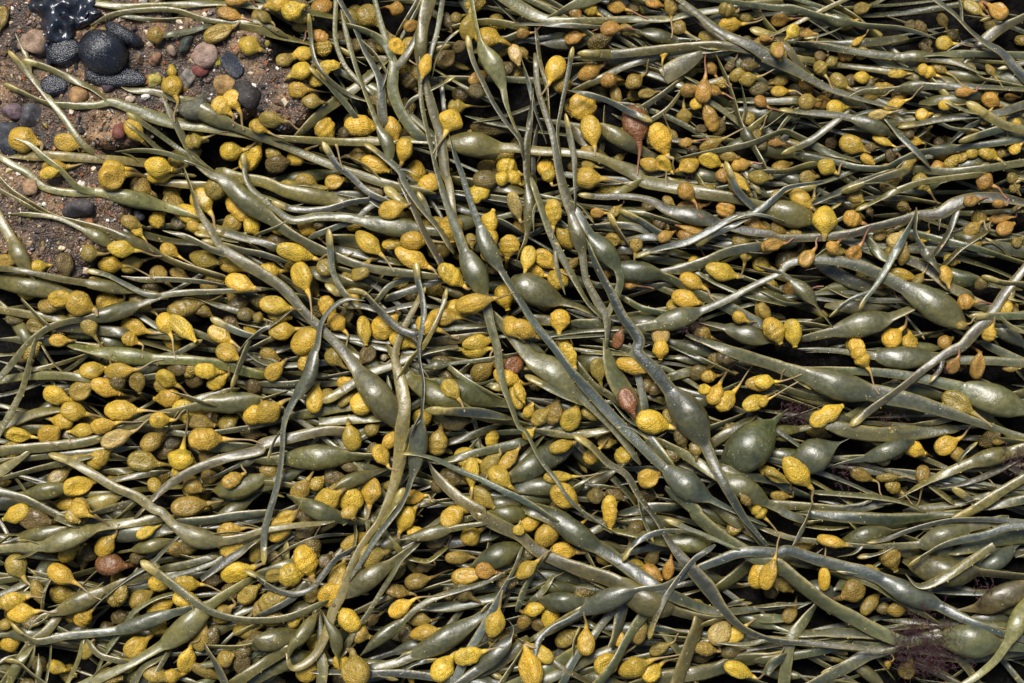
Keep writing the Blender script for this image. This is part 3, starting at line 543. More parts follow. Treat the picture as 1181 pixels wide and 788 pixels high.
8 b 26 | O 60,690c 80,600@30 140,540 220,500@30 290,460@34 410,400b106x270 540,355@34 650,340@36 760,290@44 880,240@52 1000,195@54 1100,190@50 1181,195@52 P 100,185@54 250,230@62 400,270@64 500,300@72 660,382b104x280 780,430@60 900,490@48 1000,530@40 1100,565@36 1181,588 | great arc of blue-grey strap with leaf-shaped bladders | great arc
7 g 80 | O 50,0 160,40@96 230,92b106x260 330,160@80 430,222@74 530,290@72 640,360@70 740,410@64 860,455@50 1000,462@36 1181,440@34 | stout straight strap passing beneath the great arc | stout strap beneath the great arc
9 b 34 | O 582,588t 605,500@34 650,400@32 720,300@30 790,220 855,178
4 d 48 | O 90,430 180,425b96x210 340,420
5 o 18 | O 45,605 130,560@50 220,500@56 290,455
6 g 60 | O 415,630c@60 440,560@62 465,450@70 475,400 | cut grey stump of strap with a blunt round end | cut grey stump
6 g 58 | O 350,795 430,690@60 480,600@58 530,520@56 580,450
5 b 46 | O 190,795 240,690@44 320,600@40 380,520 435,455
3 g 66 | O 90,745 250,660 320,622
3 g 56 | O 140,762 320,690 440,642
6 o 66 | O 715,795 760,660@76 795,570@106 815,500@110 / O 850,520 960,480@30 | pale olive stalk flaring wide beneath the stout strap | flaring pale stalk
3 d 78 | O 770,762 900,740 1000,700 1190,668
5 o 16 | O 25,388 120,340 205,293
5 o 32 | O 55,425 110,372 135,335
6 g 46 | O 268,140c@46 300,200@40 340,272@26
5 o 36 | O 410,95 560,120@64 650,140@84 770,160b96x190 840,160@30
3 d 60 | O 480,70 600,70b82x220 720,72
2 d 78 | O 910,375 1000,310 1070,255
5 g 46 | O 985,-5 1050,90 1115,165
6 g 26 | O 935,0 1080,80 1190,112
4 d 42 | O 610,540 750,572
7 g 44 | O 1118,745c 1150,700@54 1190,675
8 g 38 | O -5,435 20,360@42 80,260 125,205@24
5 n 28 | O 225,738 320,795
8 b 22 | P 212,5 180,80@34 128,165p
5 d 42 | P 210,25 400,40@60 600,50@66 800,30@40 900,18
4 g 30 | P 190,80 330,95 395,84
5 o 18 | P 365,152 480,120b92x260 630,98
7 g 28 | P 0,90 130,132@30 260,148@28 400,162@26 560,168@34 720,160@44 840,118b110x240 950,80@50 1095,48 | grey-olive frond with humped bladder among level straps | frond with humped bladder
8 b 24 | P 465,150t 550,135@26 650,100@24 750,70@26 840,50 1000,45@30 1181,58
9 b 34 | P 652,258t 720,210@32 800,165@34 900,135@40 1000,115@42 1100,80@46 1181,70 | blue strap with dull pod-like tip crossing the humped bladder | blue strap with pod-like tip
8 o 40 | P 640,290p 700,345@48 820,300@54 920,240@52 1045,162c@36 | bent olive strap with a blunt end, folded back on itself | bent blunt olive strap
4 n 60 | P 690,250 840,290b136x310 980,290@66 1080,300@50 1190,312
4 g 86 | P 880,190 1000,160 1100,140 1190,128
4 n 30 | P 885,472p 1000,450@70 1090,402b116x280 1190,368
8 p 60 | P 1190,430 1150,500b88x210 1095,600@46 1040,690@42 980,750@36 915,795 | pale upright strap curving away beside the purple tuft bladder | pale curving strap
6 d 44 | P 290,288 420,310@48 520,350 600,400@44 700,460 790,515@24
3 d 76 | P 140,232 250,260
5 g 48 | P 250,435 190,510@56 130,590@60 110,690 100,795
4 g 56 | P 170,570 350,565 530,582
4 g 46 | P -5,692 150,670 300,640 390,618
5 g 60 | P 250,795 400,720@78 500,660@80 600,635
8 g 24 | P -10,442 120,430@26 215,425p
5 g 48 | P -10,500 110,503
4 g 66 | P 1060,620 1190,622
4 d 40 | P 890,675 950,740 985,795
6 g 34 | P 25,745c 60,690 95,645
'''

# fruit line: sheet, then  u,v WxL stalkend_u,v [height][colour]   colours: y yellow  o orange  d olive  k dark  r red-brown  p pale
FRUITS = {
'A': '120,640 110x130 200,660 4y;320,655 80x120 480,690 5y;790,400 92x92 840,535 7y;1015,490 85x95 1080,545 7y;1065,460 90x90 1120,560 6y;880,640 70x80 1040,590 7d;1040,680 85x100 1181,665 7y;1130,700 90x150 1170,640 5y;1160,570 60x60 1181,600 5y;620,600 75x110 680,680 5y;525,775 90x100 650,765 6y;715,755 90x120 810,775 7y;790,715 90x80 830,740 4d;260,770 80x110 460,740 3y;1080,8 60x100 1170,0 6o;1050,70 60x110 1150,100 6o;1170,75 50x60 1181,100 5d;1000,155 75x140 1100,110 5d;1140,215 80x100 1181,230 6y;720,170 70x80 780,165 3d;10,90 60x110 0,140 3d;785,330 40x66 790,380 6y',
'B': '85,20 80x110 20,40 6y;155,55 80x100 220,30 6y;265,25 80x110 200,60 7o;25,85 50x70 90,130 5d;180,115 45x75 240,120 4d;260,155 55x90 200,130 4o;185,240 65x90 120,250 5y;115,275 60x80 180,260 3d;185,330 80x100 110,370 5y;305,295 50x105 240,300 7y;180,415 70x90 320,415 5y;240,465 60x90 320,470 4d;55,550 75x110 160,560 5d;0,580 60x80 110,640 6y;290,580 95x120 400,735 8y;455,565 90x150 560,570 7y;600,580 70x110 620,640 8y;650,680 75x110 635,760 8y;520,745 75x130 600,780 7y;440,690 80x100 340,700 3d;70,735 85x110 280,690 3k;485,55 100x110 600,150 5d;610,20 65x70 540,0 4o;685,105 55x75 720,90 4o;620,210 75x85 700,300 8y;750,300 55x110 735,360 9y;670,350 75x90 700,390 2k;845,75 45x80 860,110 4k;890,60 50x55 940,40 4d;840,250 80x100 900,200 3k;905,195 50x70 940,170 4k;430,190 60x90 480,170 3k;500,200 70x90 540,190 3k;990,335 55x100 1060,290 4o;890,470 70x80 1040,455 4d;865,545 102x102 800,700 9y;1040,570 60x170 1120,580 3k;1125,750 90x100 1181,780 5y;1160,235 60x100 1181,300 5p;1120,290 60x80 1160,260 3k;380,595 60x60 420,600 2k;910,410 70x80 960,400 2k',
'C': '325,30 55x75 395,70 5y;445,15 60x85 585,55 5o;615,0 50x80 660,10 5o;690,20 60x90 695,150 6d;730,115 65x70 810,170 6d;945,35 70x75 1010,50 5d;965,100 70x110 1100,85 6y;1040,65 45x70 1100,75 5d;860,155 55x80 930,180 5d;1100,180 40x70 1160,175 6o;1165,235 60x80 1181,280 8y;1050,165 50x60 1100,160 3k;250,155 60x90 360,125 5o;415,125 70x95 530,120 6o;15,140 50x60 110,130 6o;320,315 72x110 400,275 6o;158,310 85x130 105,430 8y;525,355 70x90 600,300 5d;440,410 50x100 430,360 4d;585,410 45x80 650,400 4d;838,405 75x110 855,250 6o;880,300 50x65 940,400 5o;870,525 65x130 840,450 5o;755,515 65x75 745,370 5d;915,570 60x90 950,500 2k;835,575 40x60 880,570 2k;290,480 122x140 325,560 6y;325,590 85x140 345,690 8y;528,560 112x175 560,760 8r;640,630 95x150 700,760 7y;595,745 60x100 680,780 8y;660,740 60x90 690,770 7y;770,745 80x100 720,770 5y;870,725 75x110 960,760 5y;955,705 50x85 1040,720 4d;875,650 55x110 1010,585 5d;1040,530 60x70 970,560 4d;1000,330 60x90 1085,280 4d;1040,355 60x80 1181,320 4d;1085,600 40x50 1140,530 4d;460,705 35x60 480,690 3d;120,755 80x80 160,780 5y;260,745 60x80 300,740 3k;15,220 40x60 40,260 3d;960,290 40x60 990,250 3k;1165,360 40x50 1181,340 4d;1095,395 60x90 1150,390 2k;700,600 45x60 660,520 4d',
'D': '135,140 60x75 70,210 8y;62,240 50x70 85,175 8o;205,130 55x80 270,140 4o;465,20 55x80 520,0 5d;265,305 60x70 320,385 8d;325,265 45x65 350,250 3d;270,245 50x55 300,240 3k;350,365 65x90 430,425 8d;85,355 50x75 40,370 5d;85,405 50x85 210,400 6y;170,395 60x80 210,400 3k;205,458 70x85 340,435 7d;340,482 70x90 490,470 7y;470,335 55x80 590,335 4y;625,325 40x90 680,325 4y;750,320 60x90 850,360 5y;815,300 50x80 910,365 5d;430,340 55x70 470,320 2k;510,355 45x50 540,340 3k;505,430 35x80 610,420 6y;610,465 45x100 725,425 6y;525,520 50x90 630,500 8p;735,515 55x65 825,505 6y;840,185 62x80 970,190 6y;970,25 55x100 1070,95 6d;1075,40 80x95 1020,0 6o;700,90 45x60 740,80 3k;745,105 50x80 790,150 3k;840,75 45x70 870,140 4d;895,140 50x60 930,160 3k;1050,310 40x70 1090,375 5d;910,420 45x85 975,415 6o;1040,455 65x90 1090,480 5o;1150,430 35x70 1181,430 5o;420,650 80x120 500,685 6y;550,635 40x95 640,680 7y;335,630 55x60 350,600 2k;485,720 45x70 520,745 5y;770,605 55x70 800,600 2k;835,625 45x55 860,600 2k;705,635 40x70 760,645 4y;1035,690 70x100 1110,735 7y;1155,670 50x60 1181,650 6y;1100,685 50x50 1130,670 4d;295,755 70x90 350,787 7y;100,745 65x90 150,730 4d;780,215 50x60 800,240 2k;1020,10 50x50 1040,40 5o;570,370 30x80 620,372 3y;500,660 40x60 540,660 2k;1165,555 40x50 1181,570 5y;670,600 60x60 690,590 2k;590,700 60x50 630,690 2k;440,175 30x70 495,130 5y;10,170 30x50 50,175 6o',
'E': '525,25 110x122 620,0 6y;630,60 90x100 700,100 4d;715,5 70x110 770,0 6y;245,5 50x90 300,-10 3y;700,205 75x75 740,165 6y;770,130 80x110 810,150 4d;905,120 100x122 980,230 6y;845,180 80x140 900,200 4y;1060,140 90x160 1010,80 5y;1100,70 70x90 1060,60 4y;1130,235 70x90 1170,290 5y;1035,220 80x100 1000,240 4d;865,235 50x80 880,260 3y;790,220 60x70 820,230 2k;625,262 45x70 700,350 7y;600,225 60x90 640,240 3d;560,345 70x120 730,365 7y;415,365 75x75 540,370 5d;495,415 75x112 690,425 6y;760,350 60x90 900,435 7y;910,385 76x140 1060,425 5d;705,460 75x90 780,540 5d;790,455 50x90 820,470 3d;1085,500 80x140 1181,530 8y;185,425 55x80 220,420 5y;300,420 75x110 310,470 3k;40,400 60x100 90,400 4d;430,480 30x60 460,480 3d;225,600 70x110 320,605 5d;370,595 106x122 440,625 7y;475,580 75x105 560,570 6y;620,590 72x115 770,690 5d;830,605 80x170 1000,560 6d;595,700 75x130 810,765 6y;580,755 60x80 650,787 6y;820,705 75x160 905,787 7y;260,760 55x90 310,760 4y;150,695 65x80 180,700 3d;990,735 75x120 1080,787 7y;1060,590 70x110 1150,560 3k;1110,640 60x80 1150,640 2k;1030,680 60x80 1060,700 3k;1130,710 60x80 1160,730 4y;50,660 60x90 100,660 2k;1165,655 50x50 1181,660 3d',
'F': '330,30 70x90 385,15 5y;200,35 80x110 320,90 4d;490,70 60x130 440,60 4k;600,165 80x122 670,145 7y;205,240 75x90 290,320 5y;60,310 80x110 110,300 2k;155,360 80x170 300,400 7y;185,470 96x135 255,640 8y;65,600 80x140 190,620 8y;95,715 75x120 250,695 7y;210,755 104x160 280,700 8y;300,610 75x110 340,700 6y;345,680 75x90 440,787 7y;390,640 60x90 420,600 3k;470,715 65x130 480,787 8y;565,690 100x150 620,640 7y;490,315 76x150 610,425 8y;605,315 65x110 680,300 6y;700,305 86x122 860,310 9y;690,385 80x170 820,455 8y;870,465 80x142 950,530 9y;975,590 80x170 1130,555 9y;865,250 100x112 880,400 6y;955,300 50x65 960,330 3d;1040,215 80x100 1060,160 6y;1050,290 70x90 1085,410 7y;1130,330 86x102 1110,455 8y;1160,145 60x130 1181,210 7p;1110,560 86x112 1130,640 4y;1150,700 80x112 1181,740 8y;830,650 75x130 1010,665 4y;985,770 72x132 1050,760 6y;1100,20 60x70 1140,30 5y;1155,15 60x70 1181,40 6y',
'G': '310,20 96x122 500,30 7y;130,10 60x60 150,60 8y;410,60 60x112 380,70 5y;755,85 72x86 835,180 8o;780,150 70x122 890,130 6o;940,150 82x92 970,100 8o;150,180 76x122 150,300 9y;205,290 70x112 160,240 7y;35,385 66x112 10,500 9y;115,390 76x112 220,480 8y;180,475 92x102 260,430 5y;660,285 50x75 730,250 8o;790,255 50x122 730,240 7o;765,285 70x90 860,360 5o;430,300 60x80 520,320 5d;605,130 60x80 640,120 2k;640,225 60x70 660,240 2k;1070,225 56x92 1150,260 7o;1010,300 60x80 1100,295 6d;1140,325 60x86 1181,310 8o;1030,370 60x70 1020,440 5d;920,445 76x150 1020,475 7y;785,490 80x112 900,555 6y;755,570 80x122 820,590 7y;720,600 70x90 760,600 5d;1000,655 60x66 1075,690 8y;1110,625 66x92 1080,580 6d;1150,715 80x122 1181,780 8y;180,670 86x102 175,780 8y;20,710 80x122 110,760 8y;640,735 82x135 640,810 8p;450,750 50x92 470,690 7r;840,730 70x80 960,780 5d;680,120 40x60 720,150 6d;1000,60 80x112 1040,90 4d;1090,15 60x102 1140,20 4d;985,40 60x112 1030,80 5y;1030,535 40x50 1060,540 4d;1170,240 40x50 1181,260 4d;200,770 50x60 230,780 5y',
'H': '180,115 76x112 240,165 7y;280,215 102x132 275,300 9y;210,15 60x80 250,10 4d;415,205 76x92 485,235 8o;430,100 70x80 470,130 5d;590,45 66x92 640,20 6d;505,160 40x60 520,190 3k;1015,35 76x82 1110,80 8o;1150,15 50x50 1181,20 6d;1165,60 50x50 1181,80 5d;940,125 50x72 1020,110 9o;1065,140 40x60 1110,145 9o;1005,195 66x72 1030,200 5d;965,250 60x92 1000,220 6d;1095,200 46x92 1181,190 6o;1115,245 60x92 1181,210 7o;1165,310 46x50 1181,300 5d;75,250 50x80 190,300 7d;20,240 40x60 50,270 6d;160,275 40x70 190,290 6d;45,325 56x92 140,310 9o;310,335 56x60 340,310 9o;195,385 66x92 250,320 9o;415,360 76x76 480,270 9o;130,385 90x122 200,330 4k;545,275 50x72 600,245 6d;610,300 76x82 640,260 8p;640,370 50x92 650,320 5d;640,460 56x126 810,500 7y;830,465 56x92 840,510 9y;710,480 46x72 750,430 8d;925,585 66x76 1040,580 7o;1110,605 60x80 1145,535 7y;1030,725 60x76 1050,670 9y;895,690 40x50 960,675 8d;600,745 86x102 690,660 7y;680,765 76x82 685,690 6y;840,765 60x72 890,740 7o;10,630 50x92 40,680 6d;55,720 86x112 90,800 9y;135,725 80x122 150,800 9y;420,770 80x62 460,780 6d;1000,500 60x70 1030,480 4k;710,195 60x62 740,190 6d;1150,620 60x60 1170,600 4d',
'I': '410,108 80x112 490,95 6y;535,112 76x132 740,90 7y;615,165 76x92 630,250 5d;470,188 76x132 610,250 7y;360,200 86x112 450,150 5d;240,225 86x122 450,280 6y;320,295 86x112 440,325 7y;545,292 86x157 770,290 8y;260,342 70x102 180,330 6y;355,385 60x112 300,390 6y;460,362 76x117 625,325 8y;525,418 76x142 690,345 9p;60,405 66x122 250,435 6y;750,148 80x102 860,220 6y;745,235 80x122 690,240 6y;935,110 70x112 1060,125 7y;975,158 70x102 1020,130 6y;870,145 80x92 900,120 4k;670,435 80x112 815,330 5d;805,515 112x97 850,300 7y;930,422 96x152 1181,425 7y;890,345 70x142 950,360 4d;1020,350 80x92 1050,330 4d;1150,310 86x112 1181,290 7y;440,510 76x122 500,460 5y;635,530 92x142 840,560 6d;245,595 66x112 310,550 5d;350,635 86x142 440,610 6y;275,720 66x112 230,720 5y;370,725 66x92 480,787 6y;65,760 60x122 0,770 5y;690,640 60x82 730,700 6y;1055,605 66x97 1110,575 7y;940,525 76x122 980,560 4d;860,640 80x92 900,660 5d;850,730 86x162 1000,710 6d;790,580 60x82 800,540 4y;720,490 60x82 760,470 2k;760,440 60x102 800,420 2k;540,240 60x92 600,240 3k;1030,30 80x112 1120,80 7y;1140,180 70x82 1160,150 3k;60,50 50x82 100,60 2k;800,100 60x102 860,100 2k;1120,400 60x102 1181,410 2k;930,600 70x80 980,600 3d',
'J': '30,300 102x132 160,210 8y;245,240 76x122 255,170 8y;30,40 60x92 70,60 4d;60,110 70x102 110,60 5y;180,10 70x92 200,50 7y;200,70 60x82 220,30 6y;385,240 50x92 430,200 4d;415,412 82x117 400,350 7y;505,375 60x77 540,350 5d;590,425 60x92 610,400 7y;550,495 72x102 590,560 9y;870,195 76x102 930,270 8y;735,325 80x92 780,300 6y;805,435 86x122 820,370 6d;1010,110 86x112 1060,70 5d;980,15 70x122 1040,10 7y;1155,80 82x112 1181,60 6r;1160,220 60x132 1140,150 6y;890,345 70x122 950,340 3k;960,575 62x132 962,700 8y;1045,535 70x112 1090,490 5d;1130,515 60x122 1181,460 7y;1010,690 76x132 1115,780 6d;870,600 76x112 920,620 3k;810,640 60x72 850,660 3k;500,660 96x127 490,787 8y;412,705 102x127 420,780 7y;310,690 92x132 360,660 5y;40,565 60x102 180,565 5d;110,780 60x102 190,735 6y;340,600 60x102 380,600 2k;400,550 40x82 470,570 3k;670,770 66x92 700,740 6y;690,690 60x112 780,680 5y;590,640 50x72 620,640 5d;50,390 40x60 80,400 2k;480,40 70x92 450,80 3k;560,50 40x50 590,50 3k;1000,600 50x60 1040,580 2k',
'K': '220,40 70x122 255,105 8y;355,110 66x112 380,220 6d;515,90 70x152 615,120 8y;640,15 70x82 640,70 8y;605,185 80x102 665,210 4k;235,325 86x122 290,205 8y;155,300 80x112 180,230 4d;95,320 66x102 180,235 5d;40,295 50x62 60,260 6y;490,250 80x122 540,360 8r;605,345 102x152 735,380 9y;190,455 60x112 260,435 6y;330,500 66x82 420,415 6y;475,495 72x87 525,460 7y;175,595 60x132 360,590 6y;590,600 86x102 665,565 8y;205,685 102x142 300,760 7y;405,735 66x112 400,810 8y;350,685 70x82 380,680 2k;440,680 60x92 520,735 3k;585,695 60x122 640,690 2k;0,210 50x92 20,260 7y;820,115 70x92 850,100 5k;865,135 56x77 930,130 7y;890,215 72x102 930,130 8y;845,195 50x62 880,190 6y;940,245 82x112 1085,90 7y;1095,165 66x132 1181,160 8y;1068,255 70x112 1181,200 8y;735,420 60x92 760,480 5k;800,465 60x72 800,600 7d;690,330 50x92 720,380 5d;1075,730 62x112 1020,690 8y;1015,690 40x62 990,660 8d;1145,575 50x112 1181,590 5y;330,310 60x102 400,340 3d;400,440 70x82 430,440 3d;930,50 60x82 970,60 3k;40,400 50x60 60,380 5y',
'L': '430,5 70x92 450,50 6y;440,50 80x102 530,180 8y;865,85 60x77 895,25 9o;980,85 66x122 990,0 8o;285,310 80x162 375,260 6y;890,260 92x152 1040,355 9d;150,570 92x172 275,705 8y;60,590 56x122 140,630 5d;90,685 46x92 140,690 5d;700,468 76x112 815,515 6y;850,450 80x112 985,380 6y;910,500 60x92 1070,630 5d;460,590 56x112 565,635 6d;580,600 40x102 690,595 5d;610,645 60x82 710,715 5d;735,590 66x92 720,720 6d;1085,437 30x52 1130,440 5d;5,160 60x92 160,155 9y;0,250 44x52 155,165 9y;1140,100 30x72 1181,100 6d;730,20 40x30 760,20 4d;920,95 40x40 950,100 4k',
'M': '60,25 76x132 0,50 7y;150,50 102x152 220,60 3k;380,0 60x92 490,55 7y;465,170 80x112 540,90 7y;290,210 66x92 355,170 6y;375,210 70x92 400,180 3k;490,260 92x142 620,270 7r;60,265 96x112 130,370 5d;270,300 86x132 440,390 8y;50,420 76x122 130,400 6y;90,475 80x132 250,455 7y;160,385 60x112 180,450 4d;250,400 86x112 300,400 4d;365,500 76x92 450,420 7y;660,105 50x92 750,60 5y;820,185 76x142 1000,160 5d;1035,100 66x112 1170,80 7y;1040,185 76x102 1090,170 6y;720,340 80x112 780,340 7y;840,345 70x122 1005,355 7y;840,415 80x122 900,430 7y;710,455 70x132 790,420 5y;1070,290 102x152 1181,255 7y;1120,390 80x112 1160,360 5d;625,415 80x112 690,375 4d;610,630 86x122 730,545 5y;910,580 76x132 930,490 6d;840,690 80x122 870,590 6y;920,750 60x142 980,780 5d;520,505 60x92 560,490 3k;20,620 80x102 100,590 5y;1020,680 70x92 1060,660 3d;1100,695 70x112 1110,640 4k;1000,480 80x102 1070,430 4d;1110,550 80x122 1160,540 4d;700,750 80x122 780,787 4d;390,640 60x102 410,610 3d;1150,200 60x102 1170,140 5d;10,530 50x62 40,520 3d;850,5 70x142 910,0 5y;600,230 60x62 640,220 2k;1170,450 50x92 1181,420 5d;1010,730 60x60 1040,700 2k;450,560 60x60 480,540 2k',
'N': '205,240 117x147 230,310 9y;410,10 80x62 430,40 7y;655,50 80x122 600,180 8y;85,90 102x142 180,10 7y;205,100 60x102 230,90 5k;420,150 60x132 470,120 5y;500,210 102x132 560,200 3d;350,310 76x142 380,230 6y;395,500 86x132 350,450 9y;435,725 122x145 420,650 9d;50,420 80x122 100,400 3d;230,390 70x92 250,350 6d;210,740 96x112 240,700 6y;955,125 86x92 1050,75 6y;900,230 60x122 960,230 4d;800,150 70x102 850,130 3k;940,310 80x142 1110,280 7y;1025,280 70x92 1080,290 6o;710,335 70x112 870,300 6d;620,380 66x112 710,400 6d;635,455 76x122 830,330 7y;720,510 60x112 830,520 6d;745,565 70x132 860,540 8y;620,290 60x102 680,220 4d;1065,515 86x132 1105,370 9y;950,660 80x132 1100,620 8y;830,725 96x127 930,600 9y;1165,290 60x72 1181,250 7y;500,520 50x72 560,480 3k;740,280 50x82 780,270 3k;150,510 60x62 200,490 4y;290,240 60x72 310,210 3k;1175,90 50x52 1181,60 7y;1060,580 60x60 1090,560 2k;680,770 90x40 730,760 5y',
'O': '130,110 102x142 220,10 8y;45,70 66x112 110,45 7y;200,200 80x122 290,205 6y;30,270 70x112 140,180 8y;410,30 66x122 410,150 8y;60,465 60x102 0,480 6y;20,520 60x82 40,480 3d;300,600 76x122 300,480 8y;215,600 76x112 270,560 5d;90,650 70x132 30,610 6y;45,710 102x172 20,600 8y;520,725 102x142 725,635 7y;605,750 80x102 720,650 7y;640,640 50x102 715,600 5d;915,560 92x127 970,500 9p;985,570 70x112 1080,500 6y;1100,290 96x152 1150,190 9y;1000,740 70x142 1090,780 6y;680,275 50x102 690,225 7o;610,300 60x102 650,330 5o;850,640 60x102 900,650 3d;965,655 60x92 1000,650 4k;550,560 60x112 570,500 4d;1085,15 66x72 1181,100 8y;50,190 70x102 80,160 4k;120,240 70x90 160,210 5d;840,690 60x92 900,690 3k;1165,340 30x72 1181,380 5d;610,235 60x82 640,200 3k;90,545 60x72 120,560 4k',
'P': '310,145 60x132 395,165 8y;280,310 56x122 280,170 8y;20,290 76x142 80,120 9y;100,355 60x112 140,380 5d;130,480 60x92 180,410 6d;200,170 60x112 260,160 5d;585,220 92x142 620,300 7d;410,375 102x122 350,410 5d;505,440 60x122 550,390 5d;630,465 70x102 690,460 5d;570,465 50x72 600,460 4k;570,705 32x32 590,690 8y;680,750 80x82 700,700 4d;60,385 60x82 90,360 3k',
}
# ---------------------------------------------------------------- the shore: sand, black floor painted as the shade in the gaps
PADX, PADY = 190, 170
W_, H_ = 1181 + 2 * PADX, 788 + 2 * PADY
def smooth_noise(shape, cell, amp, seed):
    r = np.random.default_rng(seed); h, w = shape
    gh, gw = int(h / cell) + 3, int(w / cell) + 3
    q = r.normal(0, 1, (gh, gw)); yy, xx = np.mgrid[0:h, 0:w] / cell
    y0 = yy.astype(int); x0 = xx.astype(int); fy = yy - y0; fx = xx - x0
    fy = fy * fy * (3 - 2 * fy); fx = fx * fx * (3 - 2 * fx)
    return amp * ((q[y0, x0] * (1 - fx) + q[y0, x0 + 1] * fx) * (1 - fy) + (q[y0 + 1, x0] * (1 - fx) + q[y0 + 1, x0 + 1] * fx) * fy)

GY, GX = np.mgrid[0:H_, 0:W_]; GX = GX - PADX; GY = GY - PADY
sand = np.full((H_, W_), -1e9)
for cx, cy, rr in ((40, 40, 130), (130, 80, 95), (245, 75, 75), (325, 112, 42), (60, 235, 85), (0, 190, 110), (115, 255, 40), (-60, 60, 160), (75, 300, 35)):
    sand = np.maximum(sand, rr - np.hypot(GX - cx, GY - cy))
sand_mask = np.clip((sand + 12) / 26.0, 0, 1); sand_mask = sand_mask * sand_mask * (3 - 2 * sand_mask)
SAND_Z = -9.0 + smooth_noise((H_, W_), 55, 3.2, 1) + smooth_noise((H_, W_), 15, 1.9, 2) + smooth_noise((H_, W_), 6, 0.7, 5)
BLACK_Z = -76 + 54 * np.clip(1 + sand / 75.0, 0, 1) ** 1.5 + smooth_noise((H_, W_), 45, 3.0, 3) + smooth_noise((H_, W_), 14, 2.2, 4)
HM = np.where(sand_mask > 0.5, SAND_Z * sand_mask + (1 - sand_mask) * -22, BLACK_Z).astype(np.float64)   # height of the heap so far, mm

def sheet_mesh(name, Z, mat, step, keep=None):
    ys = np.arange(0, H_, step); xs = np.arange(0, W_, step)
    z = Z[np.ix_(ys, xs)]; X = (xs[None, :] - PADX - 590.5 + 0 * ys[:, None]) * MM; Y = (394.0 - (ys[:, None] - PADY) + 0 * xs[None, :]) * MM
    V = np.stack([X, Y, z * MM], -1).reshape(-1, 3); n, m = z.shape
    i = np.arange(n * m).reshape(n, m)
    F = np.stack([i[1:, :-1], i[1:, 1:], i[:-1, 1:], i[:-1, :-1]], -1).reshape(-1, 4)
    if keep is not None:
        k = keep[np.ix_(ys, xs)]; kk = (k[1:, :-1] | k[1:, 1:] | k[:-1, 1:] | k[:-1, :-1]).ravel(); F = F[kk]
    return build_mesh(name, V, F, mat)

sand_z = SAND_Z * sand_mask + (1 - sand_mask) * (-40 - 55 * np.clip(-sand / 60.0, 0, 1))
sand_o = obj('sand', sheet_mesh('sand', sand_z, M['sand'], 3)); tag(sand_o, kind='structure')
far = np.array([[-4, -4, -0.11], [4, -4, -0.11], [4, 4, -0.11], [-4, 4, -0.11]])
beach = obj('ground', build_mesh('ground', far, [[0, 1, 2, 3]], M['sand'])); tag(beach, kind='structure')
gap_floor = obj('gap_shade_floor', sheet_mesh('gap_shade_floor', BLACK_Z, M['gap_black'], 3, sand_mask < 0.6))  # black sheet: shade between the straps put into its colour
tag(gap_floor, 'black floor sheet standing in for deep shade under the fronds', 'painted shade', kind='stuff')

# ---------------------------------------------------------------- sampling and stacking
def hm_at(x, y):
    xi = np.clip(np.rint(x + PADX).astype(int), 0, W_ - 1); yi = np.clip(np.rint(y + PADY).astype(int), 0, H_ - 1)
    return HM[yi, xi]
def hm_put(x, y, z):
    xi = np.rint(x + PADX).astype(int); yi = np.rint(y + PADY).astype(int)
    ok = (xi >= 0) & (xi < W_) & (yi >= 0) & (yi < H_)
    np.maximum.at(HM, (yi[ok], xi[ok]), z[ok])

def gauss(a, sigma):
    if len(a) < 3: return a
    n = max(1, int(sigma * 2.5)); k = np.exp(-0.5 * (np.arange(-n, n + 1) / sigma) ** 2); k /= k.sum()
    return np.convolve(np.pad(a, n, mode='edge'), k, mode='valid')
def dilate(a, n):
    p = np.pad(a, n, mode='edge'); return np.max(np.stack([p[i:i + len(a)] for i in range(2 * n + 1)]), 0)

def catmull(P, step=2.0):
    P = np.asarray(P, float)
    if len(P) == 2: P = np.array([P[0], (P[0] * 2 + P[1]) / 3, (P[0] + P[1] * 2) / 3, P[1]])
    Q = np.vstack([2 * P[0] - P[1], P, 2 * P[-1] - P[-2]]); out = []; idx = []
    for i in range(1, len(Q) - 2):
        p0, p1, p2, p3 = Q[i - 1:i + 3]; L = np.linalg.norm(p2 - p1)
        t1 = max(1e-6, np.linalg.norm(p1 - p0)) ** 0.5; t2 = t1 + max(1e-6, L) ** 0.5; t3 = t2 + max(1e-6, np.linalg.norm(p3 - p2)) ** 0.5
        t = np.linspace(t1, t2, max(4, int(L)), endpoint=False)[:, None]
        A1 = (t1 - t) / t1 * p0 + t / t1 * p1; A2 = (t2 - t) / (t2 - t1) * p1 + (t - t1) / (t2 - t1) * p2; A3 = (t3 - t) / (t3 - t2) * p2 + (t - t2) / (t3 - t2) * p3
        B1 = (t2 - t) / t2 * A1 + t / t2 * A2; B2 = (t3 - t) / (t3 - t1) * A2 + (t - t1) / (t3 - t1) * A3
        C = (t2 - t) / (t2 - t1) * B1 + (t - t1) / (t2 - t1) * B2
        idx.append(len(out) and sum(len(o) for o in out) or 0); out.append(C)
    D = np.vstack(out + [P[-1:]])
    s = np.concatenate([[0], np.cumsum(np.linalg.norm(np.diff(D, axis=0), axis=1))])
    n = max(5, int(round(s[-1] / step))); S_ = np.linspace(0, s[-1], n + 1)
    return np.stack([np.interp(S_, s, D[:, 0]), np.interp(S_, s, D[:, 1])], -1), S_, s, D

PAL = {'o': (128, 123, 66), 'g': (112, 116, 86), 'b': (98, 109, 108), 'd': (80, 88, 56), 'y': (156, 146, 84), 'p': (156, 151, 104), 'n': (96, 89, 68)}  # blue-grey includes sky sheen, dark green the shade on deep straps
TIP = np.array(srgb((190, 168, 84), 0.40))

